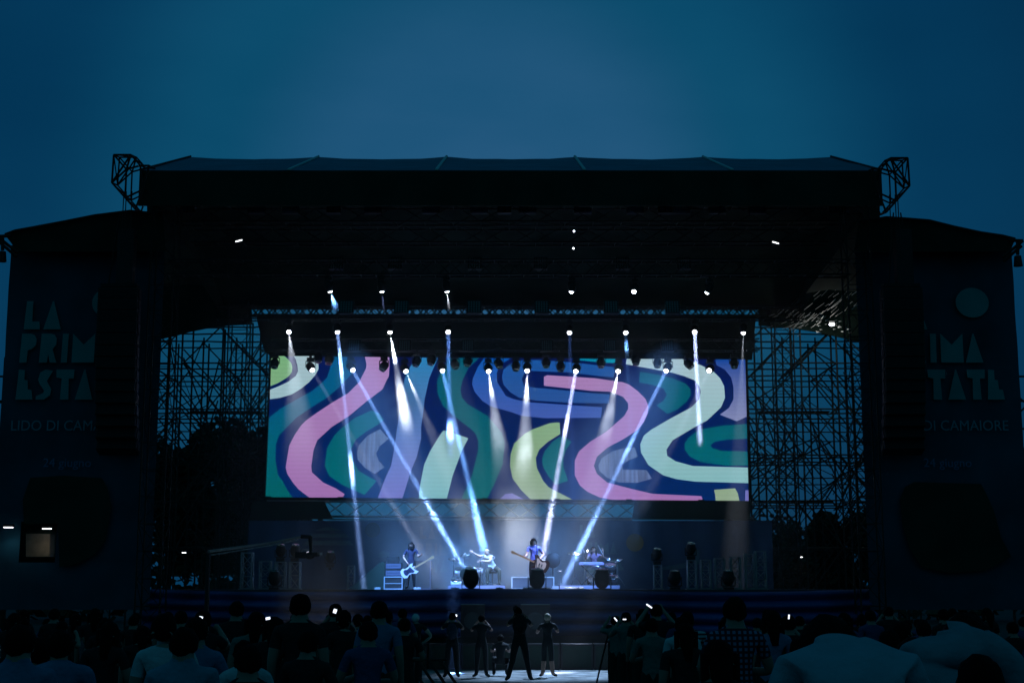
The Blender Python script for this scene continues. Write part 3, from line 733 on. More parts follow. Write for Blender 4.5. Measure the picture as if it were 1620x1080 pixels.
# far tree line
m = MB(); rnd = random.Random(3)
for k in range(9000):
    x = rnd.uniform(-120, 120); y = rnd.uniform(98, 112); h = 5.0 + 1.6 * noise.noise(Vector((x * .06, 0, 0))) + .8 * noise.noise(Vector((x * .3, 1, 0)))
    c = Vector((x, y, gz(50) + rnd.uniform(0, 1) ** .7 * h)); s = rnd.uniform(.3, .8)
    q = Vector((rnd.uniform(-1,1), rnd.uniform(-1,1), rnd.uniform(-1,1))).to_track_quat('Z', 'Y')
    m.poly([c + q @ Vector(p) for p in ((-s,-s*.5,0),(s*.4,-s*.5,0),(s,s*.2,0),(-s*.3,s*.5,0))])
o = m.build('far_tree_line', M_leaf); tag(o, 'low dark line of distant trees behind the stage', 'trees', kind='stuff')
# ------------------------------------------------------------------ moving heads and their beams
MH_base = MB().box((-.14,-.11,-.06), (.14,.11,.06)).box((-.05,-.05,.07), (.05,.05,.16)).mesh('base_box', M_blackbox)
MH_yoke = MB().box((-.205,-.035,-.33), (-.185,.035,-.07)).box((.185,-.035,-.33), (.205,.035,-.07)).box((-.17,-.04,-.08), (.17,.04,-.05)).box((-.205,-.035,-.09), (.205,.035,-.065)).mesh('yoke', M_blackbox)
MH_head = MB().lathe([(.04,-.21),(.11,-.18),(.16,-.10),(.18,.0),(.165,.10),(.14,.17),(.135,.20),(.125,.20)], 14).mesh('lamp_head', M_blackbox, True)
MH_lit = MB().lathe([(.094,0),(.088,.035),(.06,.07),(.0,.085)], 18).mesh('lit_lens', M_glowlens)
MH_dark = MB().lathe([(.0,0),(.115,0),(.10,.02),(.0,.03)], 14).mesh('dark_lens', M_lens)
MH_ring = MB().lathe([(.10,0),(.135,0),(.135,.015),(.10,.015)], 18).mesh('lens_ring', mat('lens_ring_glass', (.25,.3,.3), .25))
def head_at(p, d, label, lit, group=None, scale=1.0, floor=False, cat='stage light'):
    """p = lens centre, d = unit beam direction"""
    p = Vector(p); d = Vector(d).normalized(); piv = p - d * .2 * scale
    t = thing('moving_head_light', label, cat, piv, 0, group)
    u = -1 if floor else 1
    b = link('base_box', MH_base, t, (0, 0, u * .31 * scale)); b.scale = (scale, scale, u * scale)
    y = link('yoke', MH_yoke, t, (0, 0, u * .29 * scale)); y.scale = (scale, scale, u * scale)
    az = math.atan2(d.x, -d.y) if abs(d.x) + abs(d.y) > .02 else 0
    y.rotation_euler = (0, 0, az * .3)
    h = link('lamp_head', MH_head, t); h.rotation_mode = 'QUATERNION'; h.rotation_quaternion = d.to_track_quat('Z', 'Y'); h.scale = (scale,)*3
    l = link('lit_lens' if lit else 'dark_lens', MH_lit if lit else MH_dark, h, (0, 0, .203))
    if not lit: link('lens_ring', MH_ring, h, (0, 0, .202))
    return t, h
def on_beam(a, b, py):
    """point of the beam a -> b (pixel, pixel, distance) at picture height py"""
    p, q = P(*a), P(*b); lo, hi = 0.0, 1.0
    for _ in range(40):
        t = (lo + hi) / 2; r = p.lerp(q, t) - Vector((0, 0, CAMZ))
        y = 540 - F * (r.z * cp - r.y * sp) / (r.y * cp + r.z * sp)
        if y < py: lo = t
        else: hi = t
    return p.lerp(q, lo)
def beam(px, py, Y, tx, ty, TY, energy, col, deg, label, blend=None, soft=.010, scale=1.0):
    p = P(px, py, Y); q = P(tx, ty, TY); d = (q - p).normalized()
    t, h = head_at(p, d, label, True, scale=scale)
    if deg <= 3:      # tight beam: a lit disc the size of the lens, almost parallel rays
        l = bpy.data.lights.new('beam', 'AREA'); l.shape = 'DISK'; l.size = .16 * scale; l.spread = R(deg); l.energy = energy; l.color = col
        o = bpy.data.objects.new('beam', l); COL.objects.link(o); o.location = p + d * .10; o.rotation_euler = d.to_track_quat('-Z', 'Y').to_euler()
        return t
    l = bpy.data.lights.new('beam', 'SPOT'); l.energy = energy; l.color = col; l.spot_size = R(deg); l.spot_blend = (1.0 if deg > 6 else .7) if blend is None else blend; l.shadow_soft_size = soft
    o = bpy.data.objects.new('beam', l); COL.objects.link(o); o.location = p + d * .10; o.rotation_euler = d.to_track_quat('-Z', 'Y').to_euler()
    return t
BL = (.16, .42, 1.0); CYN = (.10, .52, 1.0); WH = (.76, .84, 1.0); PALE = (.62, .70, 1.0); GRN = (.6, .95, .85)
KW = 1000
# highest row, level with the upper drape
rowA = [(522,460,  680,915,52, 30*KW, (.15,.40,1), 36), (604,460, 650,895,51.2, 5*KW, (.34,.44,1), 13), (707,460, 765,895,51.5, 8*KW, WH, 16),
        (904,461, 870,885,49, 15*KW, (.55,.60,1), 22), (1003,461, 870,1070,40, 19*KW, (.40,.62,1), 26), (1119,462, 860,915,52, 28*KW, (.16,.40,1), 36)]
for i, (px, py, tx, ty, TY, e, c, dg) in enumerate(rowA):
    beam(px, py, 47, tx, ty, TY, e, c, dg, f'{ORD[i]} lit lamp from the left in the highest row under the roof', scale=.8)
rowB = [(457,525, 470,640,51, 42*KW, WH, 12), (534,525, 575,925,50.5, 80, (.26,.44,1), 1.2), (617,525, 646,690,53.5, 62*KW, WH, 10), (709,525, 719,1052,41.0, 45, (.14,.32,1), 1.6),
        (901,526, 905,690,51, 9, (.14,.30,1), 2), (990,526, 996,650,52, 9, (.16,.42,1), 2.4), (1099,525, 1124,1040,40, 110, (.48,.58,1), 1.3), (1176,526, 1172,640,54.2, 22*KW, WH, 9)]
for i, (px, py, tx, ty, TY, e, c, dg) in enumerate(rowB):
    beam(px, py, 54.6, tx, ty, TY, e, c, dg, f'{ORD[i]} lit lamp from the left in the row across the black header', scale=.9)
rowC = [(494,585, 575,720,55, 9, PALE, 1.6), (558,585, 752,932,51.5, 80, (.22,.42,1), 1.2), (642,587, 706,740,54, 45*KW, WH, 8), (700,586, 781,934,51.5, 90, (.16,.40,1), 2.1),
        (773,587, 792,720,54.5, 44*KW, WH, 11), (834,586, 829,760,54.5, 50*KW, WH, 12), (911,587, 850,930,50.5, 140, (.56,.62,1), 1.4), (978,587, 955,700,54.5, 44*KW, WH, 11),
        (1054,586, 888,928,52, 100, (.22,.42,1), 1.4), (1122,586, 1095,640,55, 7, PALE, 3)]
for i, (px, py, tx, ty, TY, e, c, dg) in enumerate(rowC):
    beam(px, py, 57.6, tx, ty, TY, e, c, dg, f'{ORD[i]} lit lamp from the left in the row hanging over the top of the screen')
dark = [(434,577,0),(520,571,.1),(604,581,.6),(657,574,.3),(722,578,-.5),(739,574,.2),(791,577,-.4),(816,581,0),(864,576,0),(887,582,0),(951,576,0),(1006,572,0),(1040,576,.1),(1094,577,-.9),(1162,577,0),(504,568,-.2),(681,572,.3)]
dark.sort()
for i, (px, py, tl) in enumerate(dark):
    head_at(P(px, py + 4, 57.6), Vector((-tl * .8, -.35, -1)), f'{ORD[i]} unlit black moving head from the left along the top of the screen', False, group='unlit moving heads over the screen')
for i, (px, py) in enumerate(((908,366),(907,393))):
    t = thing('pilot_lamp', ('upper' if i == 0 else 'lower') + ' tiny white lamp high in the dark roof right of centre', 'lamp', P(px, py, 50))
    m = MB(); m.lathe([(0,0),(.04,0),(.04,.12),(.02,.15)], 10, q=Vector((0,1,0)).to_track_quat('Z','Y')); m.build('housing', M_blackbox, t)
    m = MB(); m.lathe([(0,0),(.03,0),(.03,.01),(0,.01)], 10, c=(0,-.012,0), q=Vector((0,-1,0)).to_track_quat('Z','Y')); m.build('lens', M_glowlens, t)
for i, (px, py, r) in enumerate(((378,381,.25),(1227,384,-.3))):
    t = thing('strip_lamp', ('left' if i == 0 else 'right') + ' short lit strip lamp high in the dark roof', 'lamp', P(px, py, 50)); t.rotation_euler = (0, -r, 0)
    m = MB(); m.box((-.15,0,-.03), (.15,.1,.05)); m.build('housing', M_blackbox, t)
    m = MB(); m.box((-.12,-.012,-.02), (.12,-.002,.02)); m.build('tube', M_glowsmall, t)

# blinders: square lamp panels, their faint glow put into the cell colour
M_cell = mat('blinder_cell_glow', (.12,.22,.22), .3)
M_cell2 = mat('blinder_blue_glow', (.10,.26,.42), .35)
bl5 = MB(); [bl5.box((-.2+.085*i, -.02, -.2+.085*j), (-.2+.085*i+.055, 0, -.2+.085*j+.055)) for i in range(5) for j in range(5)]
bl5m = bl5.mesh('lamp_cells', M_cell)
bl4 = MB(); [bl4.box((-.19+.21*i, -.02, -.19+.21*j), (-.19+.21*i+.16, 0, -.19+.21*j+.16)) for i in range(2) for j in range(2)]
bl4m = bl4.mesh('lamp_cells', M_cell2)
hous = MB().box((-.24, 0, -.24), (.24, .14, .24)).mesh('housing', M_blackbox)
def panel(px, py, Y, me, label, grp):
    t = thing('blinder_panel', label, 'stage light', P(px, py, Y), 0, grp); link('housing', hous, t); link('lamp_cells', me, t, kind='stuff'); t.rotation_euler = (R(-18), 0, 0)
for i, px in enumerate((532,625,751,855,985,1082)): panel(px, 416, 50, bl5m, f'{ORD[i]} faint square blinder from the left in the upper dark row', 'blinders in the upper row')
for i, px in enumerate((548,635,750,857,967,1064)): panel(px, 485, 46.8, bl5m, f'{ORD[i]} faint square blinder from the left just above the sky gap', 'blinders in the middle row')
for i, px in enumerate((560,640,740,865,965,1056)): panel(px, 546, 54.4, bl5m, f'{ORD[i]} faint square blinder from the left in the row above the screen', 'blinders above the screen')
for i, px in enumerate((297,528,798,1052,1322)): panel(px, 327, 48, bl4m, f'{ORD[i]} four-cell blinder from the left near the roof edge', 'four-cell blinders near the roof edge')
bar = MB().box((-.28,-.02,-.09), (.28,0,.09)).mesh('lamp_cells', M_cell2); hb = MB().box((-.3,0,-.12), (.3,.12,.12)).mesh('housing', M_blackbox)
for i, px in enumerate((406,460,590,682,758,835,922,1005,1078,1135,1198)):
    t = thing('wash_panel', f'{ORD[i]} dim blue wash lamp from the left in the topmost dark row', 'stage light', P(px, 332, 48.4), 0, 'dim wash lamps in the topmost row'); link('housing', hb, t); link('lamp_cells', bar, t); t.rotation_euler = (R(-16), 0, 0)

# crumpled clear sheet and work lamp glinting at the right inner corner of the roof
og = P(1318, 517, 59.5)
t = thing('plastic_sheet', 'crumpled clear sheet glinting under the right inner corner of the roof', 'plastic sheet', og)
M_sheet = mat('clear_sheet', (.6,.62,.6), .2, spec=.8)
rnd = random.Random(8); m = MB()
for k in range(70):
    a = rnd.random(); b = rnd.uniform(-1, 1)
    px = 1345 - a * 105 + b * 14; py = 462 + a * 52 + b * 22
    c = P(px, py, 59.5 + rnd.uniform(-.4,.4)) - og; L_ = rnd.uniform(.12, .55); w = rnd.uniform(.006, .02)
    d = Vector((.75, rnd.uniform(-.2,.2), .66 + rnd.uniform(-.2,.2))).normalized() * L_
    n_ = Vector((-.6, 0, .75)) * w
    m.poly([c, c + d, c + d + n_, c + n_])
for k in range(26):
    px = rnd.uniform(1285, 1345); py = rnd.uniform(505, 528) ; c = P(px, py, 60 + rnd.uniform(-.3,.3)) - og
    s = rnd.uniform(.04,.11); m.poly([c, c + Vector((s*1.6, -.05, s*.3)), c + Vector((s*1.2, .05, s*.7)), c + Vector((-s*.2, 0, s*.5))])
for k in range(24):
    px = rnd.uniform(1212, 1300); py = 500 + rnd.uniform(0, 22); c = P(px, py, 60) - og; L_ = rnd.uniform(.08,.3)
    m.poly([c, c + Vector((L_, 0, .4*L_)), c + Vector((L_, 0, .4*L_ + .015)), c + Vector((0, 0, .015))])
m.build('folds', M_sheet, t)['kind'] = 'stuff'
l = bpy.data.lights.new('corner_work_light', 'POINT'); l.energy = 40; l.color = (1, .96, .9); l.shadow_soft_size = .08
wl = thing('corner_lamp', 'bright work lamp at the right inner corner of the roof above the scaffolding', 'lamp', P(1316, 514, 59.2))
m = MB(); m.box((-.12,-.04,.05), (.12,.1,.16)); m.build('housing', M_blackbox, wl); m = MB(); m.box((-.1,-.05,0), (.1,.06,.048)); m.build('tube', M_glowlens, wl)
o = bpy.data.objects.new('corner_work_light', l); COL.objects.link(o); o.parent = wl; o.location = (0, -.25, -.08)
small_lamp(291, 873, 52, 3, (1,.95,.9), 'tiny lit lamp in the dark wing left of the stage', .07)
small_lamp(1268, 880, 52, 1.5, (1,.8,.5), 'tiny lit lamp in the dark wing right of the stage', .03)

# ------------------------------------------------------------------ smoke
def smoke(name, label, dens, verts=None, c=None, r=None, ns=.6, lo=.35, hi=.7, col=(1,1,1), aniso=0.0, falloff=True, ylim=None):
    m = bpy.data.materials.new(name); m.use_nodes = True; t = m.node_tree; n = t.nodes; l = t.links
    n.remove(n['Principled BSDF']); v = n.new('ShaderNodeVolumePrincipled'); l.new(v.outputs[0], n['Material Output'].inputs['Volume'])
    v.inputs['Color'].default_value = (*col, 1); v.inputs['Anisotropy'].default_value = aniso
    c_ = n.new('ShaderNodeTexCoord'); g_ = n.new('ShaderNodeNewGeometry')
    nz = n.new('ShaderNodeTexNoise'); nz.inputs['Scale'].default_value = ns; nz.inputs['Detail'].default_value = 3; nz.inputs['Distortion'].default_value = .4
    l.new(g_.outputs['Position'], nz.inputs['Vector'])
    mr = n.new('ShaderNodeMapRange'); l.new(nz.outputs['Fac'], mr.inputs[0]); mr.inputs[1].default_value = lo; mr.inputs[2].default_value = hi
    mr.inputs[3].default_value = 0 if falloff else .45; mr.inputs[4].default_value = 1
    mm = n.new('ShaderNodeMath'); mm.operation = 'MULTIPLY'; l.new(mr.outputs[0], mm.inputs[0]); mm.inputs[1].default_value = dens; out = mm.outputs[0]
    if falloff:
        ln = n.new('ShaderNodeVectorMath'); ln.operation = 'LENGTH'; l.new(c_.outputs['Object'], ln.inputs[0])
        m2 = n.new('ShaderNodeMapRange'); m2.interpolation_type = 'SMOOTHSTEP'; l.new(ln.outputs['Value'], m2.inputs[0])
        m2.inputs[1].default_value = .25; m2.inputs[2].default_value = 1; m2.inputs[3].default_value = 1; m2.inputs[4].default_value = 0
        m3 = n.new('ShaderNodeMath'); m3.operation = 'MULTIPLY'; l.new(out, m3.inputs[0]); l.new(m2.outputs[0], m3.inputs[1]); out = m3.outputs[0]
    l.new(out, v.inputs['Density'])
    if verts: q = MB().box(*verts).build(name, m)
    else:
        q = MB().ell((0,0,0), (1,1,1), 20, 12).build(name, m, None, False, c); q.scale = r
    tag(q, label, 'smoke', kind='stuff'); return q
smoke('stage_haze', 'thin blue haze filling the stage', .013, verts=((-11.2, 48.4, DZ + .02), (11.0, 58.4, 12.9)), ns=.32, lo=.30, hi=.72, falloff=False)
smoke('pit_haze', 'thin haze drifting over the photo pit', .0045, verts=((-8, 38, GP + .05), (4.6, 45.15, 10)), ns=.3, lo=.3, hi=.75, falloff=False)
for px, py, l_ in ((527,478,'first'),(608,486,'second'),(708,480,'third')):
    smoke('smoke_cloud', f'faint smoke wisp under the {l_} lamp of the highest row', .09, c=P(px, py, 46.9), r=(.3,.4,.65), ns=1.2, lo=.2, hi=.6)
smoke('smoke_cloud', 'streak of dense smoke lit white in front of the screen left of centre', 0.8, c=on_beam((709,525,54.6),(719,1052,41.0),682), r=(.3,.6,1.2), ns=1.0, lo=.1, hi=.5)
smoke('smoke_cloud', 'smoke streak above the pink band on the left of the screen', .16, c=on_beam((534,525,54.6),(575,925,50.5),580), r=(.35,.5,1.6), ns=1.3, lo=.2, hi=.6)
smoke('smoke_cloud', 'blue smoke streak in front of the teal curve on the left', .22, c=on_beam((534,525,54.6),(575,925,50.5),745), r=(.4,.6,1.0), ns=1.6, lo=.25, hi=.6)
smoke('smoke_cloud', 'small blue wisp under the sixth header lamp', .35, c=on_beam((990,526,54.6),(996,650,52),548), r=(.3,.4,.4), ns=1.3, lo=.2, hi=.6)
smoke('smoke_cloud', 'white smoke rolling below the third header lamp', .8, c=on_beam((617,525,54.6),(646,690,53.5),556), r=(.36,.5,.6), ns=1.4, lo=.3, hi=.6)
smoke('smoke_cloud', 'pale smoke bank in front of the left half of the screen', .34, c=on_beam((617,525,54.6),(646,690,53.5),638), r=(.95,.9,1.5), ns=.9, lo=.36, hi=.64)
smoke('smoke_cloud', 'smoke drifting in front of the lower middle of the screen', .10, c=P(800, 715, 55.6), r=(2.6,1.3,2.6), ns=.7, lo=.3, hi=.65)
smoke('smoke_cloud', 'soft smoke in front of the pink curve right of centre', .10, c=P(945, 700, 55.8), r=(1.9,1.2,2.3), ns=.7, lo=.3, hi=.65)
smoke('smoke_cloud', 'pale smoke at the right edge of the screen', .10, c=P(1166, 640, 57.0), r=(.8,.7,2.6), ns=.8, lo=.25, hi=.6)
for px, py, l_ in ((655,618,'under the third lamp from the left over the screen'),(779,618,'under the fifth lamp over the screen'),(833,622,'under the sixth lamp over the screen'),(968,612,'under the eighth lamp over the screen')):
    smoke('smoke_cloud', 'small pale smoke puff ' + l_, .10, c=P(px, py, 57.0), r=(.6,.6,1.15), ns=1.2, lo=.25, hi=.6)
smoke('smoke_cloud', 'wide low smoke glowing behind the singer', .22, c=P(765, 872, 54.5), r=(6.4,3.2,2.7), ns=.45, lo=.25, hi=.65)
# ------------------------------------------------------------------ stage furniture
def at(px, Y, z=DZ): p = P(px, 930, Y); p.z = z; return p
# side truss towers on the deck
for i, (px, w, h, Y) in enumerate(((390,.36,1.25,50.5),(419,.36,.95,50.5),(443,.34,.92,50.5),(466,.34,.92,50.5),(555,.24,.85,54),
                                  (1041,.28,.85,53),(1095,.30,.98,50.5),(1117,.32,1.0,50.5),(1139,.32,1.05,50.5),(1164,.32,1.1,50.5),(1187,.3,1.2,50.5),(1204,.34,1.3,50.5))):
    a = at(px, Y); b = a + Vector((0, 0, h))
    lab = f"{ORD[i]} upright truss stand from the left on the " + ('left side of the stage' if px < 700 else 'right side of the stage')
    t = thing('truss_stand', lab, 'truss stand', a, 0, None); truss_parts(t, a + Vector((0,0,.04)), b, w, step=.36, r=.028, org=a, data=UNITA, mat_=M_alu, rl=.015)
    m = MB(); m.box((-w*.7,-w*.7,0), (w*.7,w*.7,.03)); m.build('base_plate', M_alu, t)
    m = MB(); m.box((-w*.55,-w*.55,h), (w*.55,w*.55,h+.03)); m.build('top_plate', M_alu, t)
for i, (px, Y, z) in enumerate(((443,50.5,.95),(466,50.5,.95),(1041,53,.88),(1095,50.5,1.01),(522,54,.8))):
    b = at(px, Y, DZ + z + .07 + .31 + .2)
    head_at(b, Vector((.1,-.3,1)), f'{ORD[i]} dark moving head from the left standing along the back of the stage', False, scale=1.0, floor=True)
for i, (px, Y) in enumerate(((745,46.2),(850,46.0),(953,46.4),(434,49.3),(1068,49.5),(1153,49.2))):
    p = at(px, Y, DZ + .62)
    head_at(p, Vector((.02,-.12,1)), f'{["left", "middle", "right", "far left", "outer right", "far right"][i]} black moving head standing on the front of the stage floor', False, scale=1.45 if i < 3 else 1.2, floor=True)

def boxy(name, label, cat, px, Y, w, d, h, z=DZ, mats=M_blackbox, trim=None, rz=0):
    t = thing(name, label, cat, at(px, Y, z), rz)
    m = MB(); m.box((-w/2, 0, 0), (w/2, d, h)); m.build('cabinet', mats, t)
    if trim:
        e = .035
        for a, b in (((-w/2,-.02,h-e),(w/2,0,h)), ((-w/2,-.02,0),(w/2,0,e)), ((-w/2,-.02,e),(-w/2+e,0,h-e)), ((w/2-e,-.02,e),(w/2,0,h-e))):
            m = MB(); m.box(a, b); m.build('trim', trim, t)
    return t
M_trim = mat('pale_trim', (.35,.42,.5), .5)
# amplifier stack beside the left guitarist
t = boxy('speaker_cabinet', 'low speaker cabinet with pale edges at the bottom of the amplifier stack', 'speaker cabinet', 622, 52.2, .68, .4, .46, trim=M_trim)
m = MB(); m.box((-.32,-.025,.2), (.32,-.005,.225)); m.build('grille_bar', M_trim, t)
for k, (z, l) in enumerate(((.47, 'lower'), (.72, 'upper'))):
    t = boxy('amplifier_head', f'{l} amplifier head with a row of knobs on the stack beside the left guitarist', 'amplifier', 622, 52.25, .60, .32, .23, z=DZ + z)
    m = MB(); m.box((-.27,-.012,.03), (.27,0,.2)); m.build('front_panel', mat('amp_panel', (.12,.13,.2), .4), t)
    for q in range(7):
        m = MB(); m.lathe([(.014,0),(.012,.02),(0,.02)], 8, c=(-.22 + q*.07, -.012, .13), q=Vector((0,-1,0)).to_track_quat('Z','Y')); m.build('knob', M_chrome, t)
boxy('drum_case', 'rounded black case on top of the amplifier stack', 'case', 621, 52.3, .42, .3, .22, z=DZ + .955)
boxy('flight_case', 'tall dark flight case standing behind the left guitarist', 'flight case', 668, 53.2, .62, .5, 1.05, trim=mat('dark_trim', (.05,.06,.1), .4))
t = thing('ramp_cover', 'dark sloping cover left of the amplifier stack', 'cover', at(590, 53))
m = MB(); m.prism([(-.9,0,0),(.42,0,0),(.42,0,1.0),(.25,0,.98)], (0,.5,0)); m.build('cloth', M_drape, t)
t = boxy('rack_frame', 'pale outlined low rack frame behind the singer', 'rack', 843, 51.2, 1.52, .5, .44, mats=mat('rack_grey', (.12,.13,.16), .6), trim=M_white)
boxy('cable_box', 'small pale box at the right end of the rack frame', 'box', 879, 50.6, .22, .2, .12, mats=M_trim)
for i, (px, w, lab) in enumerate(((754, 2.0, 'left'), (933, 2.1, 'right'))):
    t = thing('drum_riser', f'low pale-edged {lab} riser for the drums', 'riser', at(px, 50.6))
    m = MB(); m.box((-w/2, 0, .0), (w/2, 2.4, .15)); m.build('platform', M_deck, t)
    m = MB(); m.box((-w/2, -.015, .02), (w/2, -.002, .14)); m.build('edge_strip', mat('riser_edge', (.45,.42,.6), .5), t)
for i, (px, w, lab) in enumerate(((748,.72,'left'),(847,.88,'right'))):
    # front fill speakers on the pit side
    p = at(px, 43.6, GP); 
    t = thing('front_fill_speaker', f'black {lab} front fill speaker below the stage edge', 'loudspeaker', p)
    zt = P(px, 955, 43.6).z - GP
    m = MB(); m.box((-w/2, 0, .9), (w/2, .7, zt)); m.build('cabinet', M_blackbox, t)
    m = MB(); m.box((-w/2-.05, .05, 0), (w/2+.05, .7, .898)); m.build('plinth', M_drape, t)
    m = MB(); m.lathe([(.24,0),(.26,.02),(.10,-.04),(0,-.03)], 20, c=(0,-.012,(.9+zt)/2), q=Vector((0,-1,0)).to_track_quat('Z','Y')); m.build('cone', mat('cone', (.04,.06,.06), .5), t)
    m = MB(); m.box((-w/2, -.02, zt-.02), (w/2, 0, zt)); m.build('edge_trim', mat('edge_trim', (.2,.3,.32), .5), t)
# subwoofer row under the skirt
for i in range(11):
    px = 600 + i * 52
    p = at(px, 42.6, GP); t = thing('subwoofer', f'{ORD[i]} low black subwoofer from the left in the row at the foot of the stage', 'subwoofer', p, 0, 'subwoofers at the foot of the stage')
    m = MB(); m.box((-.46, 0, 0), (.46, .8, .74)); m.build('cabinet', M_blackbox, t)
    m = MB(); m.box((-.42, -.02, .06), (.42, -.003, .68)); m.build('grille', M_drape, t)

# camera jib reaching in from the left
jb = thing('camera_crane', 'camera crane with its boom reaching in front of the left side of the stage', 'camera crane', P(400, 868, 44))
J0 = P(400, 868, 44); V = lambda x, y, Y=44: P(x, y, Y) - J0
m = MB(); m.tube(V(330,872,42), V(425,859), .05, .045); m.tube(V(425,859), V(478,848.5), .045, .04); m.build('boom', mat('crane_grey', (.30,.30,.28), .4), jb)
m = MB(); m.tube(V(330,878,42), V(430,862), .02); m.tube(V(430,862), V(470,854), .02)
for k in range(9): m.tube(V(425 + k*5.5, 859.5 - k*1.1), V(428 + k*5.5, 863.5 - k*1.2), .014)
m.build('lower_rod', M_alu, jb)
m = MB(); m.tube(V(476,848), V(492,849), .07, .06); m.tube(V(491,848), V(492,872), .075, .05); m.build('boom_tip', M_blackbox, jb)
m = MB(); m.ell(V(490,878), (.17,.16,.12)); m.build('remote_head', M_blackbox, jb, True)
cb = MB(); c = V(478,878); cb.box((c.x-.2,-.12,c.z-.09), (c.x+.14,.12,c.z+.1)); c = V(498,877); cb.box((c.x-.1,-.1,c.z-.05), (c.x+.16,.1,c.z+.07)); co = cb.build('camera_body', M_blackbox, jb)
m = MB(); c = V(484,873); m.path([c + Vector((-.15,0,0)), c + Vector((-.1,0,.08)), c + Vector((.12,0,.08)), c + Vector((.2,0,0))], .014); m.build('handle', M_alu, co)
m = MB(); c = V(505,876); m.box((c.x-.05,-.1,c.z-.03),(c.x+.1,-.05,c.z+.05)); m.build('viewfinder', M_white, co)
m = MB(); m.tube(V(330,875,42), (V(330,875,42).x, -2, GP - J0.z), .07); m.build('column', M_blackbox, jb)

# instruments ---------------------------------------------------------
def guitar(label, body_col, guard, p, ang, size=1.0, facing=-1, fat=1.0):
    """p: body centre, neck leaves at angle ang (picture plane)"""
    t = thing('electric_guitar', label, 'guitar', p); t.rotation_euler = (0, -ang, 0)
    out = [(.20,.045),(.12,.06),(.20,.15),(.13,.17),(.02,.12),(-.08,.11),(-.18,.165),(-.27,.12),(-.30,0),(-.27,-.12),(-.18,-.165),(-.08,-.11),(.02,-.12),(.14,-.185),(.24,-.16),(.15,-.06),(.20,-.045)]
    m = MB(); m.prism([(x*size*1.0, 0, y*size*fat) for x, y in out], (0,.045,0)); m.build('guitar_body', body_col, t)
    if guard:
        m = MB(); m.prism([(x*size*.62-.02, -.006, y*size*fat*.62) for x, y in out[3:15]], (0,.004,0)); m.build('pickguard', guard, t)
    m = MB(); m.box((.15*size, -.012, -.028), (.70*size, .02, .028)); m.build('neck', M_wood, t)
    m = MB(); m.prism([(.70*size,-.005,-.03),(.86*size,-.005,-.05),(.90*size,-.005,.01),(.84*size,-.005,.05),(.70*size,-.005,.03)], (0,.02,0)); m.build('headstock', M_white if not guard else M_wood, t)
    for k in range(2):
        m = MB(); m.box((-.02-.09*k, -.02, -.04), (.01-.09*k, -.001, .04)); m.build('pickup', M_chrome, t)
    return t

def cymbal(px, py, Y, r, z0, tilt, label):
    p = P(px, py, Y); h = p.z - z0
    t = thing('cymbal_stand', label, 'cymbal', (p.x, p.y, z0))
    q = Vector((math.sin(tilt), -.25, math.cos(tilt))).to_track_quat('Z','Y')
    m = MB(); m.lathe([(r,-.02),(r*.6,0),(r*.22,.012),(r*.2,.035),(.01,.05)], 20, c=(0,0,h), q=q); m.build('cymbal', M_chrome, t, True)
    m = MB(); m.tube((0,0,.3),(0,0,h),.012); m.build('pole', M_chrome, t)
    for a in (0, 2.1, 4.2):
        m = MB(); m.tube((0,0,.35),(.25*math.cos(a),.25*math.sin(a),0),.012); m.build('leg', M_chrome, t)
def drum(px, py, Y, r, d, z0, label, shell, upright=False, name='tom_drum'):
    p = P(px, py, Y); t = thing(name, label, 'drum', p)
    q = (Vector((0,-1,.0)) if upright else Vector((0,-.35,1))).to_track_quat('Z','Y')
    m = MB(); m.lathe([(r,-d),(r,0)], 22, q=q); m.build('shell', shell, t, True)
    m = MB(); m.lathe([(r*.97,.004),(r*.0,.005)], 22, q=q); m.build('drum_skin', mat('drum_skin', (.5,.5,.52), .5), t)
    m = MB(); m.lathe([(r*1.03,-.03),(r*1.04,.01),(r*.98,.015)], 22, q=q); m.build('hoop', M_chrome, t, True)
    m = MB()
    for a in (0, 2.1, 4.2): m.tube((r*.7*math.cos(a), d*.4 + r*.5*math.sin(a), -.05), (r*.95*math.cos(a), d*.4 + r*.8*math.sin(a), z0 - p.z), .011)
    m.build('legs', M_chrome, t)
RZ2 = DZ + .15
M_bluesh = mat('blue_drum_shell', (.05,.12,.4), .25); M_blk = mat('black_drum_shell', (.03,.03,.035), .25)
drum(741, 908, 51.4, .30, .42, RZ2, 'bass drum of the left kit, half lost in the glowing smoke', M_white, True, 'bass_drum')
drum(727, 899, 51.6, .17, .22, RZ2, 'left tom of the left drum kit', M_white); drum(757, 897, 51.7, .16, .2, RZ2, 'right tom of the left drum kit', M_white)
drum(722, 916, 51.2, .20, .3, RZ2, 'floor tom at the left edge of the left riser', M_white)
for a in ((718,884,51.7,.22,.2,'leftmost cymbal of the left drum kit'),(735,877,52,.2,-.2,'highest cymbal of the left drum kit'),(768,881,52.2,.22,-.3,'rightmost cymbal of the left drum kit')): cymbal(a[0],a[1],a[2],a[3],RZ2,a[4],a[5])
drum(942, 909, 51.4, .32, .42, RZ2, 'blue bass drum on the right riser under the keyboard', M_bluesh, True, 'bass_drum')
drum(966, 893, 51.3, .2, .3, RZ2, 'large dark upright drum at the right of the right riser', M_blk); drum(968, 912, 51.2, .22, .32, RZ2, 'dark floor tom at the right edge of the right riser', M_blk)
for a in ((909,874.5,51.4,.26,.05,'flat bright cymbal left of the keyboard player'),(964,884,51.9,.24,.5,'tilted dark cymbal right of the keyboard player'),(977,886,52.2,.2,-.4,'small rear cymbal at the right end of the right riser')): cymbal(a[0],a[1],a[2],a[3],RZ2,a[4],a[5])
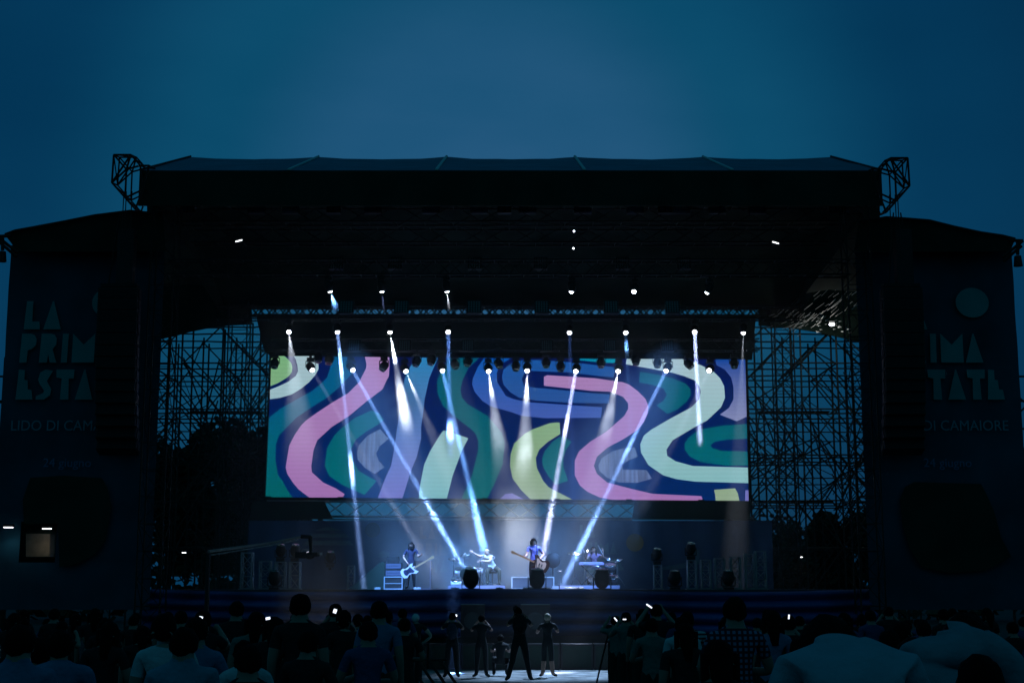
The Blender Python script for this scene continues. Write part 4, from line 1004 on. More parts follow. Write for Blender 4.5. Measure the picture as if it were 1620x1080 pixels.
kb = thing('keyboard', 'pale lavender keyboard on a cross stand on the right riser', 'keyboard', at(936, 50.9, RZ2))
zk = P(936, 893, 50.9).z - RZ2
m = MB(); m.box((-.44,0,zk), (.44,.28,zk+.085)); m.build('case', mat('lavender_case', (.45,.36,.62), .4), kb)
m = MB(); [m.box((-.40+.04*i, .02, zk+.087), (-.365+.04*i, .16, zk+.10)) for i in range(20)]; m.build('keys', M_white, kb)
m = MB(); m.box((-.3,-.006,zk+.02),(-.1,0,zk+.06)); m.box((.1,-.006,zk+.02),(.28,0,zk+.06)); m.build('front_label_strip', M_trim, kb)
for s in (-1, 1):
    m = MB(); m.tube((s*.36,.1,0),(-s*.36,.14,zk),.016); m.build('stand_leg', M_blackbox, kb)
def micstand(px, Y, z0, topy, label, boom=None):
    p = at(px, Y, z0); zt = P(px, topy, Y).z - z0; t = thing('microphone_stand', label, 'microphone stand', p)
    m = MB(); m.lathe([(.13,0),(.13,.02),(.02,.03),(0,.03)], 14); m.build('base', M_darksteel, t)
    m = MB(); m.tube((0,0,.02),(0,0,zt),.012); m.build('pole', M_chrome, t)
    m = MB(); e = Vector(boom or (0,.1,.02)); m.tube((0,0,zt), Vector((0,0,zt))+e, .012); m.ell(Vector((0,0,zt))+e, (.03,.04,.03)); m.build('microphone', M_chrome, t)
micstand(849, 48.5, DZ, 861, 'microphone stand in front of the singer', (-.06,.28,.02))
micstand(657.5, 51.5, DZ, 876, 'microphone stand beside the left guitarist', (-.10,.18,.06))
micstand(760, 50.9, RZ2, 880, 'thin microphone stand at the left drum kit', (.1,.1,.02))
micstand(925, 51.0, RZ2, 874, 'microphone stand beside the keyboard', (.12,.2,.05))
micstand(889, 50.8, DZ, 903, 'low microphone stand next to the right riser', (-.12,.0,.0))
t = thing('stage_fan', 'dark round fan on a stand behind the singer', 'fan', at(875, 52.5))
zf = P(875, 886, 52.5).z - DZ
m = MB(); m.lathe([(.02,-.08),(.26,-.06),(.28,0),(.26,.05),(.02,.07)], 18, c=(0,0,zf), q=Vector((0,-1,0)).to_track_quat('Z','Y')); m.build('fan_cage', M_blackbox, t, True)
m = MB(); m.tube((0,0,0),(0,0,zf-.2),.03); m.lathe([(.2,0),(.2,.03),(.03,.05)], 14); m.build('pole', M_blackbox, t)
for i, (px, Y, s) in enumerate(((597,51.5,.1),(660,51.0,.12),(720,47.6,.14),(790,47.8,.12),(838,47.3,.22),(862,47.4,.2),(900,48.2,.14),(915,47.9,.2))):
    t = thing('effect_pedal', f'{ORD[i]} small pedal or clip from the left on the stage floor', 'pedal', at(px, Y))
    m = MB(); m.prism([(-s,0,0),(s,0,0),(s,.0,.05),(-s,.0,.05)], (0,.12,.02)); m.build('case', M_trim, t)
    m = MB(); m.lathe([(.015,0),(.015,.02),(0,.02)], 8, c=(0,.06,.062)); m.build('switch', M_chrome, t)
# ------------------------------------------------------------------ people
BASE = dict(pelvis=(0,0,.96), belly=(0,.01,1.12), chest=(0,.01,1.29), upper=(0,0,1.42), neck=(0,.01,1.51), skull=(0,.03,1.60), crown=(0,.02,1.685),
    shl=(-.185,0,1.42), shr=(.185,0,1.42), ell=(-.235,-.02,1.14), elr=(.235,-.02,1.14), wrl=(-.25,.06,.90), wrr=(.25,.06,.90), hal=(-.25,.10,.82), har=(.25,.10,.82),
    hil=(-.09,0,.90), hir=(.09,0,.90), knl=(-.10,.03,.50), knr=(.10,.03,.50), anl=(-.11,-.01,.10), anr=(.11,-.01,.10), tol=(-.13,.15,.04), tor=(.13,.15,.04))
RAD = dict(pelvis=.145, belly=.135, chest=.155, upper=.12, neck=.058, skull=.088, crown=.075, shl=.072, shr=.072, ell=.046, elr=.046, wrl=.030, wrr=.030, hal=.036, har=.036,
    hil=.098, hir=.098, knl=.076, knr=.076, anl=.058, anr=.058, tol=.036, tor=.036)
EDG = [('pelvis','belly',0),('belly','chest',0),('chest','upper',0),('upper','neck',2),('neck','skull',2),('skull','crown',2),('upper','shl',0),('upper','shr',0),
    ('shl','ell',5),('shr','elr',5),('ell','wrl',2),('elr','wrr',2),('wrl','hal',2),('wrr','har',2),('pelvis','hil',1),('pelvis','hir',1),('hil','knl',1),('hir','knr',1),
    ('knl','anl',1),('knr','anr',1),('anl','tol',3),('anr','tor',3)]
def body_mesh(pose=None, mats=None, fat=1.0, sleeve=.6, shorts=False, levels=1, fingers=False, folds=0, collared=False):
    J = {k: Vector(v) for k, v in BASE.items()}
    for k, v in (pose or {}).items(): J[k] = Vector(v)
    names = list(J); idx = {n: i for i, n in enumerate(names)}
    me = bpy.data.meshes.new('body'); me.from_pydata([J[n] for n in names], [(idx[a], idx[b]) for a, b, _ in EDG], [])
    o = bpy.data.objects.new('tmpbody', me); COL.objects.link(o)
    sk = o.modifiers.new('s', 'SKIN'); sk.use_smooth_shade = True; sk.branch_smoothing = .4
    o.modifiers.new('u', 'SUBSURF').levels = levels; o.modifiers['u'].render_levels = levels
    for i, n in enumerate(names):
        r = RAD[n] * (fat if n in ('pelvis','belly','chest','upper','hil','hir') else 1)
        me.skin_vertices[0].data[i].radius = (r, r * (.82 if n in ('pelvis','belly','chest') else 1))
        me.skin_vertices[0].data[i].use_root = (n == 'pelvis')
    dg = bpy.context.evaluated_depsgraph_get(); dg.update()
    out = bpy.data.meshes.new_from_object(o.evaluated_get(dg)); bpy.data.objects.remove(o)
    bm = bmesh.new(); bm.from_mesh(out)
    # face: nose and ears grown out of the same mesh
    seg = [(J[a], J[b], z, (RAD[a] + RAD[b]) / 2) for a, b, z in EDG]
    for f in bm.faces:
        c = f.calc_center_median(); best = None
        for a, b, z, r in seg:
            ab = b - a; t = max(0, min(1, (c - a).dot(ab) / max(ab.length_squared, 1e-6))); d = (c - (a + ab * t)).length / r
            if best is None or d < best[0]: best = (d, z, t, b)
        z, t = best[1], best[2]
        if collared and z == 2 and best[3] == J['neck']: z = 0
        if z == 5: z = 0 if t < sleeve else 2
        if z == 1 and shorts and best[3] in (J['anl'], J['anr']): z = 2
        f.material_index = z; f.smooth = True
    fw = (J['skull'] - J['neck']); hd = J['skull']
    if folds:
        for v in bm.verts:
            if v.co.z < J['neck'].z and v.co.z > .8:
                n_ = noise.noise(v.co * Vector((9, 9, 2.5)) if False else Vector((v.co.x*7, v.co.y*5, v.co.z*2.6)))
                v.co += v.normal * folds * n_
    if fingers:
        for s, e in (('wrl','hal'),('wrr','har')):
            d = (J[e] - J[s]).normalized(); sd = d.cross(Vector((0,1,0)))
            if sd.length < .2: sd = Vector((1,0,0))
            sd.normalize(); up = sd.cross(d)
            for k in range(5):
                b0 = J[e] + sd * (-.028 + .018 * k if k < 4 else .035) - d * (.01 if k < 4 else .04)
                ln = (.05, .058, .055, .042, .03)[k]; b1 = b0 + d * ln + sd * (.02 if k == 4 else 0); b2 = b1 + d * ln * .4 + up * ln * .55
                for p0, p1, r0, r1 in ((b0, b1, .011, .010), (b1, b2, .010, .007)):
                    q = (p1 - p0).to_track_quat('Z', 'Y'); ring = []
                    for c, r in ((p0, r0), (p1, r1)): ring.append([bm.verts.new(c + q @ Vector((r*math.cos(w*1.571), r*math.sin(w*1.571), 0))) for w in range(4)])
                    for w in range(4):
                        f = bm.faces.new((ring[0][w], ring[0][(w+1)%4], ring[1][(w+1)%4], ring[1][w])); f.material_index = 2; f.smooth = True
                    f = bm.faces.new(ring[1]); f.material_index = 2
    # nose
    n0 = hd + Vector((0, .085, -.005)); vs_ = [bm.verts.new(n0 + Vector(p)) for p in ((-.014,-.012,-.022),(.014,-.012,-.022),(0,-.02,.035),(0,.022,-.018))]
    for tri in ((0,1,3),(1,2,3),(2,0,3)):
        f = bm.faces.new([vs_[i] for i in tri]); f.material_index = 2
    for s in (-1, 1):
        e0 = hd + Vector((s*.085, 0, .0)); vv = [bm.verts.new(e0 + Vector(p)) for p in ((0,-.02,-.03),(s*.015,-.02,.0),(0,-.01,.03),(0,.02,.01),(0,.015,-.025))]
        f = bm.faces.new(vv); f.material_index = 2
    me2 = bpy.data.meshes.new('body'); bm.to_mesh(me2); bm.free(); bpy.data.meshes.remove(out)
    for m_ in mats or (M_black, M_black, M_skin, M_black): me2.materials.append(m_)
    return me2, J
def hair_mesh(J, style='short', m_=None, seed=0):
    c = J['skull'] + Vector((0, -.006, .035)); m = MB()
    m.ell(c, (.098, .112, .108), 16, 11, rough=.12, seed=seed)
    # open the face
    keep = []
    for f in m.f:
        q = sum((Vector(m.v[i]) for i in f), Vector()) / len(f) - c
        keep.append(not (q.y > .035 and q.z < .045) and q.z > (-.06 if q.y > -.02 else -.10))
    m.f = [f for f, k in zip(m.f, keep) if k]; m.m = [0] * len(m.f)
    if style == 'long':
        for s in (-1, 1):
            for k in range(3): m.tube(c + Vector((s*(.07+.012*k), .03-.035*k, .02)), c + Vector((s*(.095+.01*k), .02-.03*k, -.26 - .03*k)), .035, .014, n=6)
        m.tube(c + Vector((0,-.06,0)), c + Vector((0,-.09,-.28)), .085, .05, n=10)
    if style == 'mop':
        for k in range(12):
            a = math.pi * (k / 11) ; m.tube(c + Vector((.09*math.cos(a), -.075*math.sin(a), .02)), c + Vector((.105*math.cos(a), -.09*math.sin(a), -.13)), .034, .015, n=5)
        for k in range(5): m.tube(c + Vector((-.06+.03*k, .075, .06)), c + Vector((-.065+.032*k, .10, .02)), .025, .012, n=5)
    return m.mesh('hair', m_ or M_hair, True)
def shirt(name, col, kind=None, var=.2):
    if name in MATS: return MATS[name]
    m = mat(name, col, .9, var=var, vscale=5, bump=.5, bscale=14, spec=.15)
    if kind:
        t = m.node_tree; n = t.nodes; l = t.links; b = n['Principled BSDF']
        c = n.new('ShaderNodeTexCoord'); w = n.new('ShaderNodeTexWave'); w.wave_type = 'BANDS'; w.bands_direction = 'Z'; w.inputs['Scale'].default_value = 7 if kind == 'check' else 5.5
        l.new(c.outputs['Object'], w.inputs['Vector']); fac = w.outputs['Fac']
        if kind == 'check':
            w2 = n.new('ShaderNodeTexWave'); w2.wave_type = 'BANDS'; w2.bands_direction = 'X'; w2.inputs['Scale'].default_value = 7; l.new(c.outputs['Object'], w2.inputs['Vector'])
            q = n.new('ShaderNodeMath'); q.operation = 'MINIMUM'; l.new(w.outputs['Fac'], q.inputs[0]); l.new(w2.outputs['Fac'], q.inputs[1]); fac = q.outputs[0]
        r = n.new('ShaderNodeValToRGB'); l.new(fac, r.inputs[0]); r.color_ramp.elements[0].position = .35; r.color_ramp.elements[1].position = .5
        r.color_ramp.elements[0].color = (.02,.03,.05,1); r.color_ramp.elements[1].color = (*col, 1); l.new(r.outputs[0], b.inputs['Base Color'])
    return m
def person(label, px, Y, ground, height, pose=None, sh=None, pants=None, face=0, hair='short', hm=None, fat=1.0, sleeve=.6, shorts=False, levels=1, skin=None, fingers=False, folds=0, group=None, seed=0, z=None, mesh=None, collared=False):
    g_ = at(px, Y, ground); s = height / 1.76
    t = thing('person', label, 'person', g_, face, group); t.scale = (s, s, s)
    if mesh: me, J, hmesh = mesh
    else:
        me, J = body_mesh(pose, (sh or M_black, pants or M_black, skin or M_skin, M_black), fat, sleeve, shorts, levels, fingers, folds, collared)
        hmesh = hair_mesh(J, hair, hm, seed)
    b = link('body', me, t); link('hair', hmesh, t)
    if mesh and sh:
        b.material_slots[0].link = 'OBJECT'; b.material_slots[0].material = sh
    return t, J
def eyes(t, J):
    for s in (-1, 1):
        m = MB(); m.ell(J['skull'] + Vector((s*.032, .078, .022)), (.011,.009,.009), 8, 5); m.build('eye', M_black, t)
PI = math.pi
# ---- performers (front of the local figure is +y; rotated by pi they face the audience, local +x = left in the picture)
pose = dict(pelvis=(.0,0,.96), upper=(0,.02,1.42), shl=(-.18,.02,1.41), shr=(.18,.02,1.41), skull=(.02,.06,1.60), crown=(.03,.05,1.69), neck=(.0,.03,1.51),
    elr=(.26,.08,1.16), wrr=(.33,.27,1.10), har=(.36,.33,1.12), ell=(-.34,.02,1.18), wrl=(-.19,.23,1.02), hal=(-.12,.27,.99), anr=(.10,0,.10), tor=(.12,.16,.04), knr=(.10,.02,.5), anl=(-.16,-.04,.10), tol=(-.2,.1,.04), knl=(-.13,.06,.5))
t, J = person('singer in a blue short-sleeved shirt and black trousers playing a guitar at centre stage', 845, 49.2, DZ, 1.75, pose, shirt('blue_shirt', (.16,.22,.75)), mat('black_trousers', (.012,.012,.015), .7), PI, 'mop', levels=2, sleeve=.55, fingers=True, skin=mat('pale_skin', (.62,.45,.38), .5)); eyes(t, J)
guitar('dark guitar with a pale face plate held by the singer', mat('dark_guitar', (.05,.03,.025), .25), mat('pale_pickguard', (.6,.5,.4), .4), P(853, 892, 48.8), R(180 - 24), 1.18, fat=1.25)
pose = dict(skull=(0,.06,1.59), crown=(0,.07,1.68), ell=(.0,0,0), elr=(0,0,0))
pose = dict(skull=(0,.06,1.59), crown=(0,.06,1.68), neck=(0,.03,1.51), elr=(.29,.03,1.16), wrr=(.14,.25,.98), har=(.08,.28,.92), ell=(-.27,.06,1.20), wrl=(-.36,.27,1.24), hal=(-.40,.31,1.28), anr=(.14,0,.10), tor=(.2,.14,.04), anl=(-.14,0,.10), tol=(-.2,.14,.04))
t, J = person('guitarist with long dark hair and beard in a dark shirt left of centre', 650, 51.6, DZ, 1.70, pose, shirt('dark_shirt', (.035,.04,.08)), mat('black_trousers', (.012,.012,.015), .7), PI, 'long', levels=2, fingers=True); eyes(t, J)
m = MB(); m.ell(J['skull'] + Vector((0,.055,-.06)), (.06,.05,.07), 10, 7, rough=.2); m.build('beard', M_hair, t)
guitar('white electric guitar with a dark pickguard held by the long-haired guitarist', M_white, mat('dark_pickguard', (.03,.04,.1), .3), P(648, 902, 51.2), R(30), 1.12)
pose = dict(pelvis=(0,0,.60), belly=(0,.02,.76), chest=(0,.05,.92), upper=(0,.07,1.05), neck=(0,.09,1.14), skull=(.01,.12,1.22), crown=(.02,.12,1.31), shl=(-.18,.07,1.05), shr=(.18,.07,1.05),
    elr=(.30,.16,.90), wrr=(.24,.28,1.12), har=(.22,.30,1.20), ell=(-.30,.16,.94), wrl=(-.30,.26,1.14), hal=(-.29,.29,1.23), hil=(-.10,.03,.58), hir=(.10,.03,.58), knl=(-.22,.42,.50), knr=(.22,.42,.50), anl=(-.22,.44,.10), anr=(.22,.44,.10), tol=(-.24,.58,.04), tor=(.24,.58,.04))
t, J = person('drummer seated behind the lavender keyboard with both sticks raised', 940, 52.2, RZ2, 1.80, pose, shirt('plum_top', (.20,.12,.20)), M_black, PI, 'long', levels=2, fingers=True, sleeve=.1); eyes(t, J)
for k, (a, b) in enumerate((((925,874),(921,866)),((953,876),(946,862)))):
    tt = thing('drumstick', ['drumstick in the hand at the drummer\'s face', 'drumstick raised high to the right of the drummer'][k], 'drumstick', P(*a, 51.9)); m = MB(); m.tube((0,0,0), P(*b, 51.7) - P(*a, 51.9), .014, .009); m.build('stick', M_white, tt)
t = thing('drum_stool', 'small round stool under the drummer on the right riser', 'stool', at(940, 52.2, RZ2)); m = MB(); m.lathe([(.17,.42),(.18,.48),(0,.5)], 14); m.build('seat', M_black, t); m = MB(); m.tube((0,0,0),(0,0,.42),.03); m.lathe([(.2,0),(.02,.06)], 8); m.build('stand', M_chrome, t)
pose = dict(pelvis=(-.1,0,.60), belly=(-.04,.03,.75), chest=(.02,.08,.88), upper=(.06,.12,.98), neck=(.09,.15,1.05), skull=(.12,.19,1.11), crown=(.14,.22,1.19), shl=(-.12,.12,.98), shr=(.22,.12,.98),
    elr=(.42,.2,1.02), wrr=(.60,.3,1.12), har=(.68,.33,1.17), ell=(.06,.26,.82), wrl=(.32,.34,.84), hal=(.40,.36,.82), hil=(-.18,.03,.58), hir=(.0,.03,.58), knl=(-.32,.4,.50), knr=(.1,.42,.50), anl=(-.32,.42,.10), anr=(.1,.44,.10), tol=(-.34,.56,.04), tor=(.1,.58,.04))
t, J = person('pale drummer leaning over the left kit, one arm stretched out, in bright smoke', 776, 52.2, RZ2, 1.80, pose, shirt('white_top', (.75,.72,.74)), M_black, PI, 'short', mat('fair_hair', (.5,.4,.3), .6), levels=2, fingers=True, skin=mat('pale_skin', (.62,.45,.38), .5)); eyes(t, J)
t = thing('drum_stool', 'small round stool under the drummer on the left riser', 'stool', at(779, 52.2, RZ2)); m = MB(); m.lathe([(.17,.42),(.18,.48),(0,.5)], 14); m.build('seat', M_black, t); m = MB(); m.tube((0,0,0),(0,0,.42),.03); m.lathe([(.2,0),(.02,.06)], 8); m.build('stand', M_chrome, t)

# ---- photographers in the pit
PH = dict(elr=(.30,.10,1.30), wrr=(.14,.26,1.52), har=(.08,.27,1.58), ell=(-.30,.10,1.30), wrl=(-.14,.26,1.52), hal=(-.08,.27,1.58), hil=(-.1,0,.9), hir=(.1,0,.9), anl=(-.17,-.02,.10), anr=(.15,.06,.10), knl=(-.13,.03,.5), knr=(.12,.06,.5), tol=(-.24,.1,.04), tor=(.18,.2,.04))
def cam_thing(px, py, Y, label, lit=False):
    t = thing('photo_camera', label, 'camera', P(px, py, Y)); m = MB(); m.box((-.07,-.04,-.05),(.07,.04,.05)); m.box((-.03,-.02,.05),(.03,.02,.08)); m.build('camera_body', M_blackbox, t)
    m = MB(); m.lathe([(.04,.0),(.045,.16),(.05,.2),(.0,.2)], 12, q=Vector((0,1,0)).to_track_quat('Z','Y')); m.build('camera_lens', M_blackbox, t)
    if lit: m = MB(); m.box((-.04,-.045,-.03),(.04,-.041,.03)); m.build('display', M_phone, t)
def phone(px, py, Y, label, w=.04, h=.075, rot=0, mt=None):
    t = thing('mobile_phone', label, 'phone', P(px, py, Y)); t.rotation_euler = (0, rot, 0)
    m = MB(); m.box((-w,0,-h),(w,.01,h)); m.build('case', M_black, t)
    m = MB(); m.box((-w*.9,-.003,-h*.92),(w*.9,-.0005,h*.92)); m.build('display', mt or M_phone, t)
M_dk = mat('dark_jacket', (.022,.028,.03), .85, var=.3)
person('photographer in dark clothes, legs apart and arms raised, left of centre in the pit', 716, 38.6, GP, 1.72, PH, M_dk, M_dk, fat=1.12)
cam_thing(721, 973, 38.9, 'camera held up by the photographer left of centre in the pit', True)
HIP = dict(elr=(.40,-.04,1.16), wrr=(.20,.06,1.0), har=(.14,.08,.98), ell=(-.32,.08,1.2), wrl=(-.16,.24,1.3), hal=(-.1,.26,1.36), skull=(-.02,.05,1.59), crown=(-.03,.06,1.68))
person('white-capped person with one hand on the hip by the barrier left of the pit', 659, 36.5, gz(36.5), 1.72, HIP, M_dk, M_dk, hm=M_whitehair, hair='short', skin=mat('pale_skin', (.62,.45,.38), .5), sleeve=.4)
person('photographer standing with legs slightly apart at the middle of the pit', 762, 38.8, GP, 1.66, dict(PH, anl=(-.14,-.02,.1), anr=(.14,-.02,.1), tol=(-.25,.1,.04), tor=(.24,.1,.04), knl=(-.12,.02,.5), knr=(.12,.02,.5)), M_dk, M_dk)
person('large photographer in dark clothes with legs spread wide, right of the middle of the pit', 822, 37.0, gz(37), 1.88, dict(PH, anl=(-.27,-.02,.10), anr=(.25,.05,.10), knl=(-.17,.02,.5), knr=(.17,.05,.5), tol=(-.34,.1,.04), tor=(.30,.18,.04), skull=(-.04,.05,1.59), crown=(-.06,.05,1.68)), M_dk, M_dk, fat=1.15)
cam_thing(816, 962, 37.3, 'camera held up by the large photographer in the pit')
person('photographer with pale hair in shorts standing bare-legged on the lit pit floor', 866, 39.0, GP, 1.70, dict(elr=(.30,.12,1.22), wrr=(.16,.24,1.38), har=(.10,.28,1.44), ell=(-.30,.12,1.2), wrl=(-.24,.28,1.30), hal=(-.2,.32,1.36), anl=(-.14,0,.10), anr=(.14,0,.10), tol=(-.22,.14,.04), tor=(.26,.12,.04)), M_dk, M_dk, hm=mat('fair_hair', (.5,.4,.3), .6), shorts=True)
def backpack(px, Y, zc, s, label, col):
    p = P(px, 930, Y); t = thing('backpack', label, 'backpack', (p.x, Y - .17, zc))
    m = MB(); m.ell((0,0,0), (.15*s,.09*s,.22*s), 12, 9, rough=.15); m.build('bag', col, t, True)
    m = MB(); m.ell((0,-.08*s,-.07*s), (.10*s,.04*s,.09*s), 10, 7); m.build('front_pocket', col, t, True)
    for q in (-1, 1): m = MB(); m.path([(q*.1*s,.02,.2*s),(q*.12*s,.2,.16*s),(q*.12*s,.22,-.1*s)], .014, n=5); m.build('shoulder_strap', M_black, t)
backpack(716, 38.6, GP + 1.22, 1.0, 'dark backpack on the photographer left of centre', shirt('bag_navy', (.05,.07,.10)))
backpack(822, 37.0, gz(37) + 1.42, 1.25, 'bulky dark backpack on the large photographer', shirt('bag_black', (.03,.032,.035)))
person('crouching assistant in dark clothes beside the large photographer in the pit', 792, 39.6, GP, 1.7, dict(pelvis=(0,-.1,.42), belly=(0,-.02,.56), chest=(0,.06,.72), upper=(0,.1,.84), neck=(0,.14,.92), skull=(0,.18,1.0), crown=(0,.18,1.09), shl=(-.18,.1,.84), shr=(.18,.1,.84), elr=(.26,.24,.66), wrr=(.12,.38,.72), har=(.06,.42,.76), ell=(-.26,.24,.66), wrl=(-.12,.38,.72), hal=(-.06,.42,.76), hil=(-.1,-.06,.4), hir=(.1,-.06,.4), knl=(-.2,.3,.5), knr=(.2,.26,.42), anl=(-.18,.06,.1), anr=(.18,-.06,.1), tol=(-.2,.2,.04), tor=(.2,.08,.04)), M_dk, M_dk)
# crowd barrier panels at the pit edges
def barrier(x, y, z, label, w=1.1, rz=0, legs=True):
    t = thing('crowd_barrier', label, 'barrier', (x, y, z), rz)
    m = MB(); m.box((-w/2,-.02,.02),(w/2,0,1.08)); m.build('panel', M_darksteel, t)
    m = MB(); m.tube((-w/2,-.02,1.1),(w/2,-.02,1.1),.03,n=8); m.build('top_rail', M_chrome if False else M_alu, t)
    if legs:
        for s in (-1, 1):
            m = MB(); m.tube((s*w*.42,-.02,1.0),(s*w*.42,-1.0,.03),.03); m.build('strut', M_darksteel, t)
        m = MB(); m.box((-w/2,-1.05,.0),(w/2,0,.03)); m.build('foot_plate', M_darksteel, t)
for i in range(8): barrier(at(985 + i*62, 33).x + .2, 33 - .05*i, gz(33), f'{ORD[i]} crowd barrier panel from the centre on the right of the pit')
for i in range(8): barrier(at(640 - i*62, 33).x - .2, 33 - .05*i, gz(33), f'{ORD[i]} crowd barrier panel from the centre on the left of the pit')
t = thing('railing', 'leaning dark railing over the lit pit floor left of the photographers', 'railing', at(668, 34.5, gz(34.5)))
m = MB(); m.tube((-.35,0,1.0),(1.0,0,.1),.01) if False else None
for k in range(4): pipe('bar', Vector((-.35 + k*.26, 0, .62)), Vector((.1 + k*.26, -.3, .02)), .035, t, UNITD)
pipe('top_bar', Vector((-.5,0,.62)), Vector((.6,0,.62)), .03, t, UNITD)
t = thing('tripod', 'dark tripod standing on the lit pit floor right of the photographers', 'tripod', at(962, 36, gz(36)))
for dx, dy in ((-.3,.2),(.25,.2),(.05,-.3)): pipe('leg', Vector((0,0,1.25)), Vector((dx,dy,0)), .022, t, UNITD)
m = MB(); m.box((-.08,-.1,1.25),(.08,.1,1.42)); m.build('camera_head', M_blackbox, t)

# ---- audience
S_ = {'blue': shirt('dusty_blue_shirt', (.22,.42,.55)), 'pale': shirt('pale_shirt', (.55,.62,.66)), 'navy': shirt('navy_shirt', (.05,.09,.2)), 'dark': shirt('charcoal_shirt', (.025,.03,.032)),
      'green': shirt('grey_green_shirt', (.10,.2,.18)), 'check': shirt('checked_shirt', (.16,.26,.42), 'check'), 'stripe': shirt('striped_shirt', (.42,.52,.56), 'stripe'), 'mid': shirt('mid_blue_shirt', (.12,.24,.40))}
UPP = dict(elr=(.30,.14,1.42), wrr=(.12,.3,1.66), har=(.08,.32,1.74), ell=(-.30,.14,1.42), wrl=(-.12,.3,1.66), hal=(-.08,.32,1.74))
CROSS = dict(elr=(.29,.06,1.14), wrr=(.06,.24,1.14), har=(-.02,.26,1.15), ell=(-.29,.06,1.14), wrl=(-.06,.22,1.2), hal=(.02,.24,1.2))
LOOK = dict(skull=(.03,.05,1.60), crown=(.05,.03,1.685), elr=(.26,.06,1.14), wrr=(.22,.24,1.02), har=(.2,.3,1.0))
def proto(pose, fat=1.0, hair='short'):
    me, J = body_mesh(pose, (S_['dark'], M_black, M_skin, M_black), fat); return (me, J, hair_mesh(J, hair, None, fat * 10))
PROT = [proto({}), proto(CROSS, 1.08), proto(UPP), proto(LOOK, .95, 'long'), proto(dict(LOOK, skull=(-.03,.05,1.60), crown=(-.05,.03,1.685)), 1.1), proto(dict(PH, anl=BASE['anl'], anr=BASE['anr'], tol=BASE['tol'], tor=BASE['tor'], knl=BASE['knl'], knr=BASE['knr']), 1.0)]
def crowd(px, top, Y, pi, s, label, face=0, group=None):
    z = P(px, top, Y).z - gz(Y)
    h = min(2.0, max(1.45, z * 1.76 / (1.76 if pi not in (2,) else 1.76)))
    return person(label, px, Y, gz(Y), h, sh=S_[s], mesh=PROT[pi], face=face, group=group)
near = [
 (475,935,14,0,'dark','tall dark silhouette of a man against the stage front, left of centre'),
 (600,947,16.5,0,'mid','man in a blue shirt seen from behind below the left guitarist'),
 (402,964,16,3,'green','person with a rim-lit head beside the left phone screen'),
 (322,962,16,5,'dark','person holding up a lit phone at the left of the crowd'),
 (266,966,11,4,'pale','person in a pale blue shirt with sloping shoulders on the left'),
 (312,972,11.5,1,'mid','person in a dull blue shirt next to the pale shirt on the left'),
 (431,972,15,3,'dark','person with a lit phone near the face left of the tall silhouette'),
 (375,948,20,1,'dark','dark-clothed spectator far back between the left phones'),
 (548,962,18,4,'dark','spectator in black between the tall silhouette and the blue shirt'),
 (531,952,22,5,'dark','distant spectator holding up the small bright phone left of the blue shirt'),
 (640,975,20,1,'dark','dark spectator at the right end of the left crowd'),
 (973,972,29,2,'green','spectator with raised hands at the inner end of the right crowd'),
 (990,966,27,5,'green','spectator filming just right of the pit opening'),
 (1014,961,26,3,'dark','spectator with rim-lit hair below the right riser'),
 (1038,953,24,2,'dark','tallest filming spectator right of the pit'),
 (1030,975,19,1,'green','broad-backed spectator in a grey green shirt right of the pit'),
 (1090,964,20,4,'stripe','spectator in a striped shirt left of the checked shirt'),
 (1078,972,18,0,'pale','spectator with a pale shoulder beside the striped shirt'),
 (1162,940,12.5,1,'check','man in a checked shirt with his back to the camera'),
 (1217,962,16,3,'mid','spectator in a blue top right of the checked shirt'),
 (1246,970,18,5,'dark','dark spectator with a small bright phone light right of the checked shirt'),
]
for a in near: crowd(*a)
for px, py, Y, lab, w, h, r in ((318,977,15.6,'brightest lit phone screen at the left of the crowd',.022,.02,.2),(424,977.5,14.7,'lit phone screen beside the rim-lit head on the left',.026,.014,-.2),(530,966,21.6,'small lit phone left of the blue shirt',.028,.034,.3),
    (974,979,28.6,'lit phone held slanted at the inner end of the right crowd',.05,.014,.9),(1027,958,23.6,'bright slanted phone above the right crowd',.06,.014,.6),(988,979,26.5,'dim phone beside the slanted one on the right',.035,.012,0),
    (1248,975,17.6,'small bright phone right of the checked shirt',.010,.03,.1)):
    phone(px, py, Y, lab, w, h, r)

# indistinct dark spectators
rnd = random.Random(21); used = [(a[0], a[2]) for a in near]; n = 0
for row, (Y, top) in enumerate(((30, 966),(25.5, 968),(21.5, 972),(17.5, 976),(14, 984),(11.5, 996),(9, 1012))):
    step = 2250 * .62 / Y
    x = -20 + rnd.uniform(0, step)
    while x < 1650:
        hole = 640 - (30 - Y) * 1.5 < x < 985 + (30 - Y) * 1.5
        if not hole and all(abs(x - u) > step * .7 or abs(v - Y) > 2.2 for u, v in used) and rnd.random() < .8:
            side = 'left' if x < 800 else 'right'
            crowd(x, top + rnd.uniform(-9, 12), Y + rnd.uniform(-.8,.8), rnd.choice((0,1,3,4,0,5)), rnd.choice(('dark','dark','dark','navy','dark')), f'indistinct dark spectator in the {side} half of the crowd', rnd.uniform(-.3,.3), f'indistinct dark spectators, {side} half of the crowd'); n += 1
        x += step * rnd.uniform(.85, 1.25)

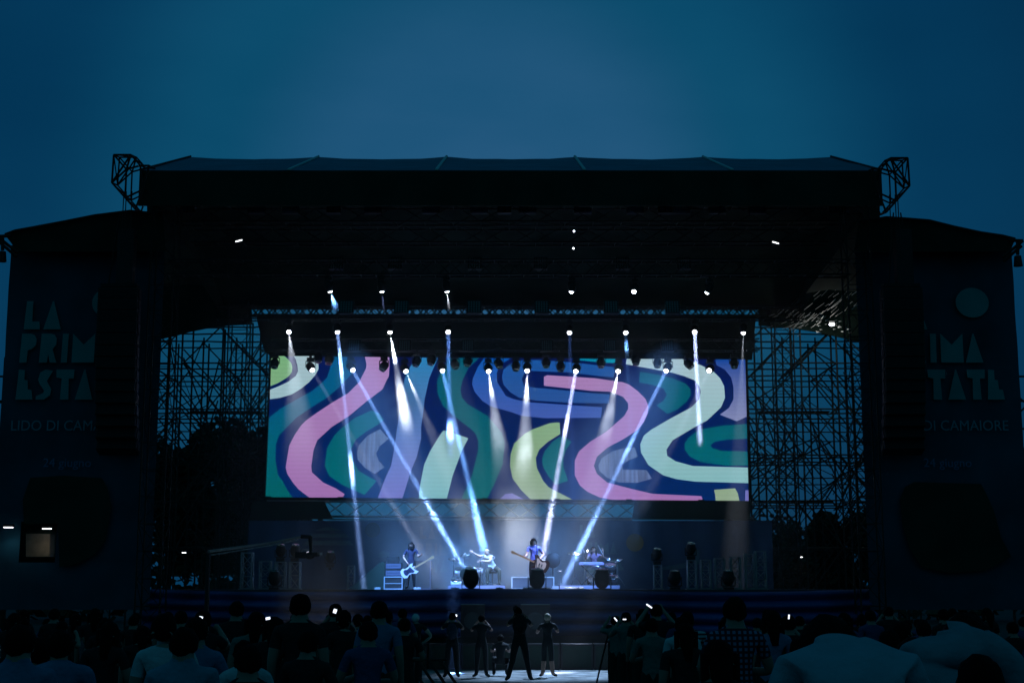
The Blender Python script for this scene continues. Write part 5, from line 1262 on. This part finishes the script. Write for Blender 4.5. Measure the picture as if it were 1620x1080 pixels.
# large figures close to the camera
def collar(t, J, m_):
    if J['crown'].y > .2:
        return
        m = MB(); q = Vector((0,.7,1)).to_track_quat('Z','Y'); m.lathe([(.094,-.035),(.084,-.004),(.074,.002),(.070,-.02)], 22, c=Vector((0,.03,1.475)), q=q); m.build('collar', m_, t, True); return
    m = MB(); c = J['neck']; m.lathe([(.125,-.03),(.098,.005),(.088,.012),(.10,.0),(.135,-.045)], 20, c=c + Vector((0,-.04,-.02))); m.build('collar', m_, t, True)
wide = dict(shl=(-.20,0,1.41), shr=(.20,0,1.41), upper=(0,-.01,1.43), ell=(-.26,.02,1.14), elr=(.26,.02,1.14), skull=(0,.05,1.59), crown=(0,.06,1.67), neck=(0,.03,1.51))
bow = dict(pelvis=(0,-.05,.98), belly=(0,-.02,1.12), chest=(0,.04,1.27), upper=(0,.13,1.41), shl=(-.175,.14,1.335), shr=(.175,.14,1.335), neck=(0,.27,1.42), skull=(0,.39,1.35), crown=(0,.47,1.28), ell=(-.27,.16,1.07), elr=(.27,.16,1.07), wrl=(-.26,.3,.86), wrr=(.26,.3,.86), hal=(-.25,.34,.8), har=(.25,.34,.8))
M_near = shirt('near_polo_shirt', (.27,.43,.52), var=.12)
t, J = person('large man in a pale blue polo shirt stooping close to the camera', 1352, 4.9, gz(4.9), 1.99, bow, M_near, M_black, levels=4, fat=1.18, folds=.014, hair='short', collared=True); collar(t, J, M_near)
t, J = person('man in a creased pale shirt bending forward near the right edge', 1492, 6.4, gz(6.4), 2.0, dict(bow, shr=(.20,.18,1.30), elr=(.36,.22,1.02), ell=(-.3,.1,1.1)), shirt('creased_pale_shirt', (.20,.31,.37)), M_black, levels=4, fat=1.15, folds=.025, face=-.5, collared=True); collar(t, J, shirt('creased_pale_shirt', (.20,.31,.37)))
person('small dark-haired head in front of the creased shirt near the right edge', 1546, 5.6, gz(5.6), 1.56, {}, S_['dark'], M_black, levels=2)
t, J = person('person in a blue shirt with rounded shoulders in the left foreground', 292, 9.2, gz(9.2), 1.64, wide, shirt('foreground_blue_shirt', (.16,.34,.46)), M_black, levels=3, fat=1.1, folds=.025)
t, J = person('person in a dark blue shirt at the bottom left corner', 32, 8.6, gz(8.6), 1.66, wide, S_['mid'], M_black, levels=3, fat=1.1, folds=.025)
t, J = person('person with a blue sleeve next to the bottom left corner', 100, 9.6, gz(9.6), 1.62, wide, S_['mid'], M_black, levels=2, fat=.95, folds=.02, face=.4)
t, J = person('stooping person in a light blue shirt low in the left foreground', 392, 11.2, gz(11.2), 1.52, wide, S_['pale'], M_black, levels=2, face=.5)
print('people', n)
